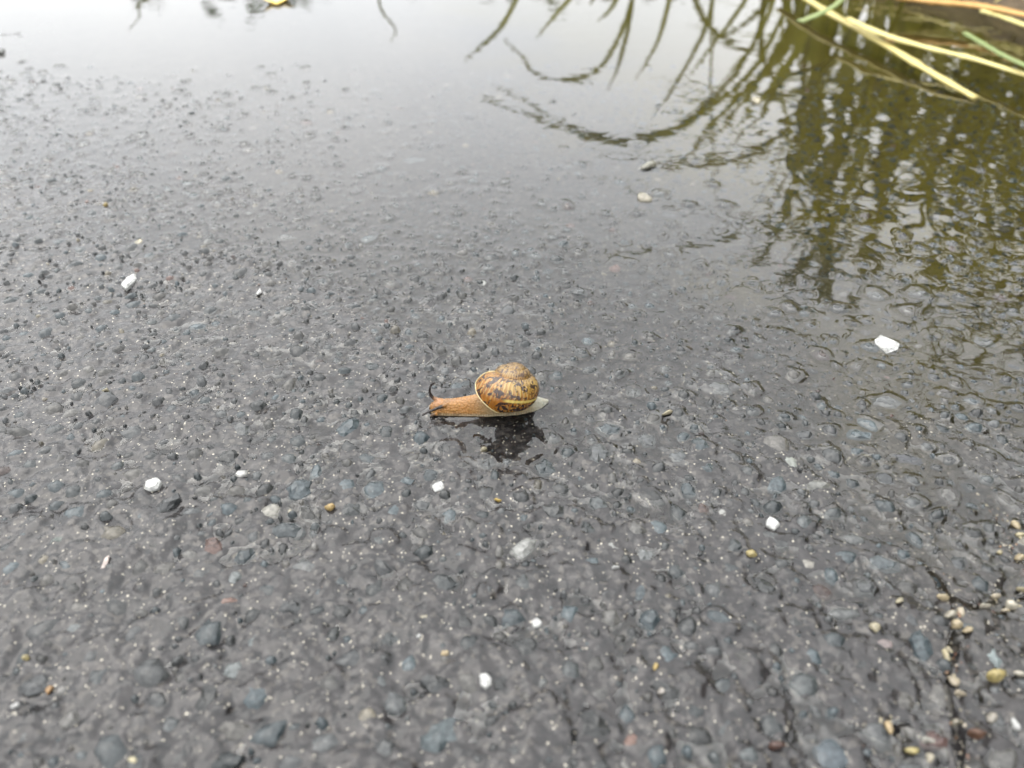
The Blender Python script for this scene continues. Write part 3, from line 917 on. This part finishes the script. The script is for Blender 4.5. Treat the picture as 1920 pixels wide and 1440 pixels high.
class Blades:
    def __init__(self): self.v, self.f, self.al, self.si, self.sh = [], [], [], [], []
    def blade(self, pts, width, face=Vector((0, -1, 0)), fold=0.25, taper=0.15, shade=None, base=0.6):
        """leaf blade from root to tip: a folded strip with thickness-giving keel"""
        pts, tn = frames(pts)
        sh = random.random() if shade is None else shade
        n = len(pts); o = len(self.v)
        for i, (p, t) in enumerate(zip(pts, tn)):
            u = i / (n - 1)
            w = width * min(1, base + u * 2.5) * (1 - max(0, (u - .35) / .65) ** 1.6 * (1 - taper)) / 2
            sd = t.cross(face)
            if sd.length < 1e-4: sd = Vector((1, 0, 0))
            sd.normalize(); nn = sd.cross(t)
            for k, q in ((-1, p - sd * w), (0, p + nn * w * fold * 2), (1, p + sd * w)):
                self.v.append(q); self.al.append(u); self.si.append(k); self.sh.append(sh)
        for i in range(n - 1):
            a = o + i * 3
            self.f += [(a, a + 1, a + 4, a + 3), (a + 1, a + 2, a + 5, a + 4)]
    def tube(self, pts, radii, flat=1.0, seg=10, shade=None):
        pts, tn = frames(pts)
        sh = random.random() if shade is None else shade
        n = len(pts); o = len(self.v)
        for i, (p, t) in enumerate(zip(pts, tn)):
            sd = t.cross(Vector((0, 0, 1))).normalized(); up = sd.cross(t)
            r = radii[i] if hasattr(radii, '__len__') else radii
            for k in range(seg):
                a = 2 * math.pi * k / seg
                rr = r * (1 + 0.10 * math.cos(3 * a + 1))
                self.v.append(p + sd * math.cos(a) * rr + up * math.sin(a) * rr * flat)
                self.al.append(i / (n - 1) * 4); self.si.append(math.cos(a) * 1.5); self.sh.append(sh)
        for i in range(n - 1):
            for k in range(seg):
                a, b = o + i * seg + k, o + i * seg + (k + 1) % seg
                self.f.append((a, b, b + seg, a + seg))
        for ring, flip in ((o, True), (o + (n - 1) * seg, False)):
            f = tuple(range(ring, ring + seg)); self.f.append(f[::-1] if flip else f)
    def build(self, name, mat, parent=None):
        me = new_mesh(name, self.v, self.f)
        set_float(me, self.al, 'along'); set_float(me, self.si, 'side'); set_float(me, self.sh, 'shade')
        return link(name, me, mat, parent)

# verge of earth beyond the far right corner
def verge_edge(x):   # far boundary line, metres
    a, b = P(1600, -60), P(2000, 62)
    return a.y + (x - a.x) * (b.y - a.y) / (b.x - a.x)
vx = np.linspace(-0.2, 2.2, 150); vy = np.linspace(-0.35, 1.0, 100) ** 1
VX, S = np.meshgrid(vx, np.linspace(0, 1, 90) ** 2 * 1.6)
VY = np.array([[verge_edge(float(x)) for x in vx]]) + S - 0.01
VY = np.where(VX < 0.28, np.maximum(VY, 0.50 + S - 0.01), VY)
hgt = 0.030 * sstep(0.0, 0.22, S) + 0.006 * sstep(0, .02, S) + 0.010 * fbm(VX * 1000, VY * 1000, 40, 4, 90) * sstep(0.0, 0.05, S) - 0.006 * sstep(0.01, 0.0, S)
co = np.stack([VX, VY, hgt - 0.003], -1).reshape(-1, 3)
verge = link('earth_verge', np_mesh('earth_verge', co, grid_faces(VX.shape[0], VX.shape[1])), M_SOIL)
tag(verge, 'dark earth verge at the far edge of the road', kind='structure')

# grass that stands on the verge and is mirrored in the puddle
G = Blades()
MB_ = [[(1512, 640), (1548, 560), (1545, 430), (1528, 250), (1540, -38)], [(1485, 470), (1530, 420), (1560, 300), (1590, 120), (1600, -38)], [(1440, 560), (1500, 500), (1560, 430), (1620, 250), (1650, -38)],
       [(1660, 560), (1640, 480), (1650, 330), (1680, 150), (1690, -38)], [(1600, 520), (1680, 480), (1740, 350), (1760, 120), (1765, -38)], [(1850, 640), (1830, 540), (1850, 380), (1860, 150), (1860, -38)],
       [(1920, 600), (1880, 520), (1890, 350), (1905, 120), (1910, -38)], [(1780, 560), (1810, 470), (1830, 300), (1815, 100), (1800, -38)], [(1580, 640), (1600, 560), (1640, 420), (1700, 200), (1720, -38)],
       [(1960, 700), (1940, 560), (1950, 380), (1960, 150), (1970, -38)], [(1400, 500), (1440, 470), (1480, 380), (1520, 200), (1570, -38)], [(1700, 640), (1740, 560), (1790, 400), (1830, 180), (1840, -38)],
       [(870, 115), (900, 88), (930, 62), (955, 25), (985, -38)],
       [(945, 75), (975, 102), (1005, 138), (1055, 151), (1120, 132), (1165, 60), (1195, -38)],
       [(903, 184), (965, 208), (1040, 236), (1110, 262), (1190, 266), (1260, 246), (1340, 195), (1420, 120), (1500, -38)],
       [(922, 158), (985, 190), (1060, 232), (1120, 255), (1200, 262), (1300, 215), (1400, 110), (1450, -38)],
       [(1005, 72), (1040, 30), (1070, -5), (1090, -38)],
       [(1140, 168), (1160, 120), (1178, 50), (1190, -38)],
       [(1222, 218), (1255, 175), (1300, 100), (1330, 30), (1340, -38)],
       [(1250, 322), (1290, 292), (1330, 240), (1400, 165), (1480, 70), (1530, -38)],
       [(1190, 150), (1230, 85), (1250, 20), (1262, -38)],
       [(1120, 40), (1150, 10), (1165, -38)], [(1105, 10), (1120, -15), (1130, -38)],
       [(1290, 145), (1340, 80), (1385, 20), (1420, -38)],
       [(1345, 165), (1400, 100), (1440, 30), (1460, -38)],
       [(1240, 185), (1330, 190), (1400, 170), (1470, 100), (1560, -38)],
       [(240, 60), (262, 30), (258, 10), (285, -8), (300, -40)], [(732, 80), (742, 55), (722, 30), (712, 8), (706, -40)]]
NTALL = 12
for k, pl in enumerate(MB_):
    Yp = (0.66 if k < NTALL else 0.60) + 0.004 * (k % 5)
    pts = [MIR(x, y, Yp) for x, y in pl][::-1]
    pts[0].z = min(pts[0].z, 0.004)
    kk = k - NTALL
    wd = random.uniform(0.012, 0.021) if k < NTALL else (0.0062 if kk in (2, 7) else (0.0045 if kk < 14 else 0.0024))
    G.blade(smooth_path(pts, 18), wd, shade=0.2 + 0.5 * random.random(), taper=0.2)
def rand_blade(x, y, h, lean, az, w, droop):
    root = Vector((x, y, 0.0))
    pts = []
    for i in range(8):
        u = i / 7
        out = lean * u + droop * u ** 3
        pts.append(root + Vector((math.cos(az) * out * h, math.sin(az) * out * h, h * (u - 0.45 * droop * u ** 3))))
    G.blade(pts, w, face=Vector((math.cos(az + 1.2), math.sin(az + 1.2), 0.2)))
def clump(cx, cy, n, h, spread, w=0.0085):
    for _ in range(int(n * 0.22)):
        rand_blade(cx + random.gauss(0, spread), cy + random.gauss(0, spread * .6), h * random.uniform(.5, 1.45), random.uniform(.05, .5),
                   random.uniform(0, 6.28), w * random.uniform(.6, 1.3), random.uniform(0, 1.0))
for (cx, cy, n, h, sp) in ((0.34, 0.66, 60, 0.26, 0.04), (0.42, 0.60, 80, 0.34, 0.05), (0.50, 0.56, 90, 0.40, 0.05), (0.56, 0.48, 90, 0.40, 0.05),
                           (0.62, 0.70, 90, 0.38, 0.07), (0.46, 0.78, 80, 0.34, 0.06), (0.28, 0.74, 40, 0.22, 0.05), (0.66, 0.38, 80, 0.36, 0.06),
                           (0.78, 0.55, 80, 0.40, 0.08), (0.60, 0.26, 50, 0.30, 0.05), (0.90, 0.80, 80, 0.45, 0.12), (0.72, 0.20, 50, 0.34, 0.08),
                           (0.72, 1.05, 170, 0.34, 0.12), (0.95, 1.15, 190, 0.40, 0.14), (1.15, 0.95, 260, 0.42, 0.14), (1.3, 1.35, 260, 0.46, 0.18)):
    clump(cx, cy, n, h, sp)
grass = G.build('roadside_grass', M_GRASS)
tag(grass, 'green roadside grass on the verge, mirrored in the puddle', kind='stuff')

# dead stems matted on the verge
T = Blades()
for _ in range(420):
    x = random.uniform(0.34, 1.0); y = verge_edge(x) + random.uniform(0.02, 0.30)
    az = random.gauss(-0.35, 0.5); L = random.uniform(.05, .16)
    z = 0.006 + 0.10 * max(0, min(.3, y - verge_edge(x))) + random.uniform(0, .008)
    pts = [Vector((x + math.cos(az) * L * (i / 4 - .5), y + math.sin(az) * L * (i / 4 - .5), z + .006 * math.sin(i * .8))) for i in range(5)]
    T.blade(pts, random.uniform(.0015, .0035), face=Vector((0, -.3, 1)))
thatch = T.build('dead_grass_mat', M_STRAW)
tag(thatch, 'matted dead grass stems on the dark verge', kind='stuff')

# the stalks that lie in view over the far right corner
def stalk(name, px_pts, zs, wpx, mat, label, flat=0.55, tip=0.75):
    b = Blades()
    pts = [P(x, y, z) for (x, y), z in zip(px_pts, zs)]
    path = smooth_path(pts, 40)
    q = px_pts[len(px_pts) // 2]
    r = wpx * pxsize(q[0], q[1]) / 2
    rad = [r * (1 - (1 - tip) * (i / 39) ** 2) * (1 + 0.10 * math.sin(i * .9 + wpx)) * (1.25 if i in (11, 27) else 1) for i in range(40)]
    b.tube(path, rad, flat, 10, shade=random.uniform(.35, .8))
    o = b.build(name, mat)
    tag(o, label, 'grass stalk', 'fallen grass stalks over the puddle corner')
    return o
stalk('dry_grass_stalk', [(1470, -32), (1540, 15), (1640, 72), (1740, 132), (1830, 184)], [.010, .009, .007, .005, .001], 16, M_STRAW,
      'dry yellow grass stalk slanting down to dip its tip in the puddle')
stalk('dry_grass_stalk', [(1590, 36), (1660, 66), (1740, 90), (1830, 112), (1960, 152)], [.0125, .012, .010, .009, .010], 14, M_STRAW,
      'dry yellow grass stalk crossing to the right edge above the dipping one')
stalk('dry_grass_stalk', [(1680, -6), (1760, 4), (1840, 12), (1960, 36)], [.014, .013, .013, .014], 18, M_ORANGE,
      'orange brown dry stalk along the top right corner')
stalk('green_grass_stalk', [(1500, 40), (1535, 26), (1570, 6), (1600, -30)], [.017, .018, .020, .024], 13, M_GREENST,
      'short green blade crossing the dry stalk at the top edge', 0.3, 0.5)
stalk('green_grass_stalk', [(1810, 62), (1850, 86), (1890, 108), (1960, 140)], [.012, .013, .014, .016], 12, M_GREENST,
      'thin green stalk above the yellow one at the right edge', 0.5, 0.8)
stalk('dry_grass_stalk', [(1840, 20), (1880, 32), (1960, 62)], [.011, .010, .010], 12, M_STRAW,
      'thin pale stalk fragment just under the orange stalk at the corner')

# fallen yellow leaf at the top edge
def leaf():
    c = P(522, 2); s = pxsize(522, 2)
    bm = bmesh.new()
    ring = []
    R = 26 * s
    n = 30
    ctr = bm.verts.new((0, 0, 0.0035))
    mid = []
    for k in range(n):
        a = 2 * math.pi * k / n
        rr = R * (0.62 + 0.38 * abs(math.cos(2.5 * a)) ** 1.3)
        mid.append(bm.verts.new((math.cos(a) * rr * .55, math.sin(a) * rr * 0.9, 0.003 + 0.0012 * math.cos(5 * a))))
        ring.append(bm.verts.new((math.cos(a) * rr, math.sin(a) * rr * 1.6, 0.0015 + 0.004 * abs(math.cos(2.5 * a)) * (0.5 + 0.5 * math.sin(a * 2 + 1)))))
    for k in range(n):
        j = (k + 1) % n
        bm.faces.new((ctr, mid[k], mid[j])); bm.faces.new((mid[k], ring[k], ring[j], mid[j]))
    me = bpy.data.meshes.new('fallen_leaf'); bm.to_mesh(me); bm.free()
    me.polygons.foreach_set('use_smooth', [True] * len(me.polygons))
    o = link('fallen_leaf', me, M_LEAF, loc=(c.x, c.y, 0.0))
    md = o.modifiers.new('thickness', 'SOLIDIFY'); md.thickness = 0.0005
    tag(o, 'small crumpled yellow leaf lying on the far water at the top edge', 'leaf')
leaf()

# low hedge far behind, only mirrored on the backs of the wet bumps
H = Blades()
for _ in range(9000):
    x = random.uniform(-9, 9); y = 7.5 + random.gauss(0, .4); z = random.random() ** 0.8 * (1.22 + 0.10 * math.sin(x * 2.1) + 0.08 * math.sin(x * 5.3))
    az = random.uniform(0, 6.28); L = random.uniform(.10, .22); t = random.uniform(-.6, .8)
    d = Vector((math.cos(az), math.sin(az), t)).normalized() * L
    p = Vector((x, y, z))
    H.blade([p, p + d * .5, p + d], L * .5, face=Vector((random.gauss(0, 1), random.gauss(0, 1), 1)).normalized())
for _ in range(5200):       # the same hedge turns and comes close along the right of the road
    a_ = random.random(); x = 1.25 + random.gauss(0, .14); y = -0.9 + 1.5 * a_
    z = random.random() ** 0.8 * (0.85 + 0.12 * math.sin(y * 7))
    az = random.uniform(0, 6.28); L = random.uniform(.05, .11); t = random.uniform(-.6, .8)
    d = Vector((math.cos(az), math.sin(az), t)).normalized() * L
    p = Vector((x, y, z))
    H.blade([p, p + d * .5, p + d], L * .5, face=Vector((random.gauss(0, 1), random.gauss(0, 1), 1)).normalized())
hedge = H.build('hedge', M_HEDGE)
tag(hedge, 'low leafy hedge beyond the road', kind='stuff')

# ------------------------------------------------------------------ snail
SN = P(930, 772)                               # base of the snail
snail = bpy.data.objects.new('snail', None)
snail.empty_display_size = 0.01
snail.location = (SN.x, SN.y, 0)
COL.objects.link(snail)
tag(snail, 'small tan snail with amber black flecked shell crawling left over wet asphalt', 'snail')

# body: lofted foot and back, horns grown in, fused into one skin
def sec(px, py, hw_, h, z0=0.0):
    p = P(px, py)
    return (p.x * 1000, p.y * 1000, hw_, h, z0)
SECS = [sec(806, 771, 0.5, 0.9, 1.0), sec(810, 771, 1.5, 2.5, .35), sec(820, 771, 2.15, 3.6, 0.1), sec(835, 771, 2.2, 4.1, 0), sec(855, 771, 2.3, 4.3, 0), sec(880, 770, 2.6, 4.9, 0),
        sec(905, 769, 3.0, 5.6, 0), sec(940, 767, 3.2, 6.0, 0), sec(970, 765, 3.1, 5.0, 0), sec(995, 762, 2.6, 3.6, 0), sec(1010, 759, 1.9, 2.5, .05), sec(1020, 757, 1.1, 1.5, .2), sec(1028, 755, .35, .6, .5)]
def loft(sections, nper=5, seg=28):
    keys = np.array(sections)
    n = (len(keys) - 1) * nper + 1
    tt = np.linspace(0, len(keys) - 1, n)
    K = np.stack([np.interp(tt, np.arange(len(keys)), keys[:, c]) for c in range(5)], 1)
    for _ in range(2):
        K[1:-1] = 0.25 * K[:-2] + 0.5 * K[1:-1] + 0.25 * K[2:]
    vs, fs = [], []
    for i in range(n):
        x, y, w, h, z0 = K[i]
        j0, j1 = max(i - 1, 0), min(i + 1, n - 1)
        t = np.array([K[j1, 0] - K[j0, 0], K[j1, 1] - K[j0, 1]]); t /= np.linalg.norm(t)
        sx, sy = -t[1], t[0]
        for k in range(seg):
            a = 2 * math.pi * k / seg
            ca, sa = math.cos(a), math.sin(a)
            if sa >= 0:       # back: round; foot: flat and flared with a frilled margin
                zz = 0.45 + (h - 0.45) * sa ** 0.9
                ww = w * (abs(ca) ** 0.85) * math.copysign(1, ca) * (1 - 0.10 * sa)
            else:
                zz = 0.45 * (1 + sa) - 0.25 * abs(sa)
                fr = 1.16 + 0.03 * math.sin(x * 5.0)
                ww = w * ca * (1 + (fr - 1) * min(1, abs(sa) * 4)) if abs(ca) > .05 else w * ca
            vs.append((x + sx * ww, y + sy * ww, z0 + zz))
    for i in range(n - 1):
        for k in range(seg):
            a, b = i * seg + k, i * seg + (k + 1) % seg
            fs.append((a, b, b + seg, a + seg))
    fs.append(tuple(range(seg))[::-1]); fs.append(tuple(range((n - 1) * seg, n * seg)))
    return vs, fs

def tube_geo(pts, radii, seg=12):
    pts, tn = frames(pts)
    vs, fs = [], []
    for i, (p, t) in enumerate(zip(pts, tn)):
        ref = Vector((0, 0, 1)) if abs(t.z) < .9 else Vector((1, 0, 0))
        sd = t.cross(ref).normalized(); up = sd.cross(t)
        for k in range(seg):
            a = 2 * math.pi * k / seg
            vs.append(tuple(p + sd * math.cos(a) * radii[i] + up * math.sin(a) * radii[i]))
    n = len(pts)
    for i in range(n - 1):
        for k in range(seg):
            a, b = i * seg + k, i * seg + (k + 1) % seg
            fs.append((a, b, b + seg, a + seg))
    fs.append(tuple(range(seg))[::-1]); fs.append(tuple(range((n - 1) * seg, n * seg)))
    return vs, fs

vs, fs = loft(SECS)
yh = SECS[3][1]
def mmv(v): return v * 1000
HORN_A = smooth_path([Vector((mmv(P(832, 771)).x, yh + 0.9, 3.0)), mmv(PV(814, 747, (yh + 1.1) * MM)), mmv(PV(806.5, 738, (yh + 1.2) * MM)), mmv(PV(806, 729, (yh + 1.2) * MM)), mmv(PV(809, 721, (yh + 1.3) * MM)), mmv(PV(815.5, 716, (yh + 1.4) * MM))], 22)
HORN_B = smooth_path([Vector((mmv(P(838, 771)).x, yh - 0.9, 3.0)), mmv(P(829, 762, .0034)), mmv(P(815, 767.5, .0032)), mmv(P(802, 772.5, .0029)), mmv(P(791, 779, .0028))], 22)
FEEL_A = smooth_path([mmv(P(820, 768, .0016)), mmv(P(811, 764, .0016)), mmv(P(804, 767, .0012))], 10)
FEEL_B = smooth_path([mmv(P(820, 776, .0012)), mmv(P(811, 778, .0011)), mmv(P(806, 781, .0007))], 10)
HORNS = []
for path, r0, r1, tip in ((HORN_A, .66, .32, .42), (HORN_B, .66, .34, .42), (FEEL_A, .5, .26, .28), (FEEL_B, .5, .26, .28)):
    n = len(path)
    rad = []
    for i in range(n):
        u = i / (n - 1)
        r = r0 + (r1 - r0) * min(1, u * 1.8)
        if u > .86: r = tip * math.sqrt(max(0.12, 1 - ((u - .93) / .075) ** 2))
        rad.append(r)
    v2, f2 = tube_geo(path, rad)
    o_ = len(vs); vs += v2; fs += [tuple(i + o_ for i in f) for f in f2]
    HORNS.append([np.array(p) for p in path])
tmp_me = new_mesh('body_raw', vs, fs)
tmp = bpy.data.objects.new('body_raw', tmp_me)
COL.objects.link(tmp)
rm = tmp.modifiers.new('fuse', 'REMESH'); rm.mode = 'VOXEL'; rm.voxel_size = 0.13
sm = tmp.modifiers.new('relax', 'SMOOTH'); sm.factor = 0.4; sm.iterations = 3
dg = bpy.context.evaluated_depsgraph_get()
body_me = bpy.data.meshes.new_from_object(tmp.evaluated_get(dg))
bpy.data.objects.remove(tmp)
body_me.name = 'body'
nv = len(body_me.vertices)
C = np.empty(nv * 3, np.float32); body_me.vertices.foreach_get('co', C); C = C.reshape(-1, 3).astype(float)
xh, xt = SECS[0][0], SECS[-1][0]
u = (C[:, 0] - xh) / (xt - xh)
skin = np.array((0.56, 0.262, 0.066))[None] * (1 - sstep(.30, .60, u))[:, None] + np.array((0.42, 0.32, 0.16))[None] * sstep(.30, .60, u)[:, None]
pink = np.exp(-((u - .06) / .05) ** 2)[:, None] * sstep(2.0, 4.0, C[:, 2])[:, None]
skin = skin * (1 - .55 * pink) + np.array((0.42, 0.22, 0.15)) * .55 * pink
tail = sstep(.82, .93, u)[:, None]
skin = skin * (1 - tail) + np.array((0.56, 0.55, 0.44)) * tail
foot = (sstep(1.5, .55, C[:, 2]) * (1 - tail[:, 0]))[:, None]
frill = (0.5 + 0.5 * np.sin(C[:, 0] * 9))[:, None]
skin = skin * (1 - foot * .75) + (np.array((0.44, 0.38, 0.24)) * frill + np.array((0.20, 0.14, 0.06)) * (1 - frill)) * foot * .75
# dark stripe of the drawn-in horn muscle along the back and the dark horns
back = np.exp(-((C[:, 1] - (yh - .2)) / .5) ** 2) * sstep(.10, .15, u) * sstep(.42, .2, u) * sstep(2.8, 3.6, C[:, 2])
skin = skin * (1 - .35 * back[:, None]) + np.array((0.16, 0.09, 0.06)) * .35 * back[:, None]
for h_, path in enumerate(HORNS):
    d = np.full(nv, 1e9); along = np.zeros(nv)
    for i, p in enumerate(path):
        q = np.linalg.norm(C - p, axis=1); m_ = q < d
        d[m_] = q[m_]; along[m_] = i / len(path)
    w = sstep(.85, .5, d) * sstep(.12, .30, along)
    w = (w * (1.0 if h_ < 2 else .75))[:, None]
    skin = skin * (1 - w) + np.array((0.016, 0.012, 0.012)) * w
loc = np.array((SN.x, SN.y, 0)) * 1000
body_me.vertices.foreach_set('co', ((C - loc) * MM).astype(np.float32).ravel())
set_color(body_me, skin * 0.40)
body_me.polygons.foreach_set('use_smooth', np.ones(len(body_me.polygons), bool))
body_me.materials.clear(); body_me.materials.append(M_BODY)
body_me.update()
link('body', body_me, None, snail)

def uv_ball(r, seg=12, ring=8):
    bm = bmesh.new(); bmesh.ops.create_uvsphere(bm, u_segments=seg, v_segments=ring, radius=r)
    me = bpy.data.meshes.new('eye'); bm.to_mesh(me); bm.free()
    me.polygons.foreach_set('use_smooth', [True] * len(me.polygons)); return me
eye_me = uv_ball(0.30 * MM); eye_me.materials.append(M_EYE)
for path in (HORN_A, HORN_B):
    e = link('eye', eye_me, None, snail, tuple((Vector(path[-2]) * MM) - Vector((SN.x, SN.y, 0)) + Vector((0, -.0001, .0001))))
    tag(e, 'dark eye at the tip of a long tentacle')

# shell: spiral tube with a slanted mouth; spire up
SH = dict(Rc=4.7, a=4.6, b=5.3, H=8.9, W=1.74, turns=5.2, lipaz=math.radians(176))
k_ = math.log(SH['W']) / (2 * math.pi)
NT_, NP_ = 420, 72
th = np.linspace(-SH['turns'] * 2 * math.pi, 0, NT_)
ph = np.linspace(0, 2 * math.pi, NP_, endpoint=False)
TH, PH = np.meshgrid(th, ph, indexing='ij')
sinp = np.sin(PH)
ramp = sstep(-3.2, 0.0, TH)
TH2 = TH - ramp * 1.25 * np.clip((-sinp + 0.25) / 1.25, 0, 1) ** 1.1
s_ = np.exp(k_ * TH2)
flare = 1 + 0.03 * sstep(-.12, 0, TH)
R_ = s_ * (SH['Rc'] + SH['a'] * flare * np.cos(PH))
Zs = -SH['H'] * s_ ** 1.3 + s_ * SH['b'] * flare * sinp
AZ = SH['lipaz'] - TH2
wrk = 1 + 0.006 * np.sin(TH2 * 46) * np.sin(TH2 * 9)     # faint growth ridges
XS, YS = R_ * np.cos(AZ) * wrk, R_ * np.sin(AZ) * wrk
shell_co = np.stack([XS, YS, Zs], -1).reshape(-1, 3)
ii = np.arange(NT_ * NP_).reshape(NT_, NP_)
jj = np.roll(ii, -1, axis=1)
SF = np.stack([ii[:-1], jj[:-1], jj[1:], ii[1:]], -1).reshape(-1, 4)
SHELL_SCALE = 1.06
SHELL_ROT = Matrix.Rotation(math.radians(16), 3, 'Y') @ Matrix.Rotation(math.radians(-20), 3, 'X')
zmin = Zs.min(); zc = (Zs.max() + zmin) / 2
SHELL_POS = PV(960, 724, SN.y + 0.0005) * 1000
Rm = np.array(SHELL_ROT)
def shell_place(c):
    c = (c - np.array((0, 0, zc))) * SHELL_SCALE
    return (c @ Rm.T + np.array(SHELL_POS) - loc) * MM
shell_me = np_mesh('shell', shell_place(shell_co), SF)
set_float(shell_me, (TH2 / (2 * math.pi)).ravel(), 'turn')
gv = PH / (2 * math.pi); gv = np.where(gv > 0.5, gv - 1, gv)
set_float(shell_me, gv.ravel(), 'girth')
shell = link('shell', shell_me, M_SHELL, snail)
tag(shell, 'glossy amber yellow shell with black flecks and worn brown spire')
lip_pts = shell_place(shell_co.reshape(NT_, NP_, 3)[-1]) 
lv, lf = [], []
n = NP_
for i in range(n):
    p = Vector(lip_pts[i]); t = (Vector(lip_pts[(i + 1) % n]) - Vector(lip_pts[i - 1])).normalized()
    ref = Vector((0, 0, 1)) if abs(t.z) < .9 else Vector((1, 0, 0))
    sd = t.cross(ref).normalized(); up = sd.cross(t)
    for q in range(8):
        a = 2 * math.pi * q / 8
        lv.append(p + (sd * math.cos(a) + up * math.sin(a)) * 0.00013)
for i in range(n):
    for q in range(8):
        a, b = i * 8 + q, i * 8 + (q + 1) % 8
        c, d = ((i + 1) % n) * 8 + (q + 1) % 8, ((i + 1) % n) * 8 + q
        lf.append((a, b, c, d))
lip = link('lip', new_mesh('lip', lv, lf), M_LIP, shell)
tag(lip, 'pale cream rim of the shell mouth')
print('stones', n_st, 'triangles', sum(len(o.data.polygons) for o in bpy.data.objects if o.type == 'MESH') * 2)
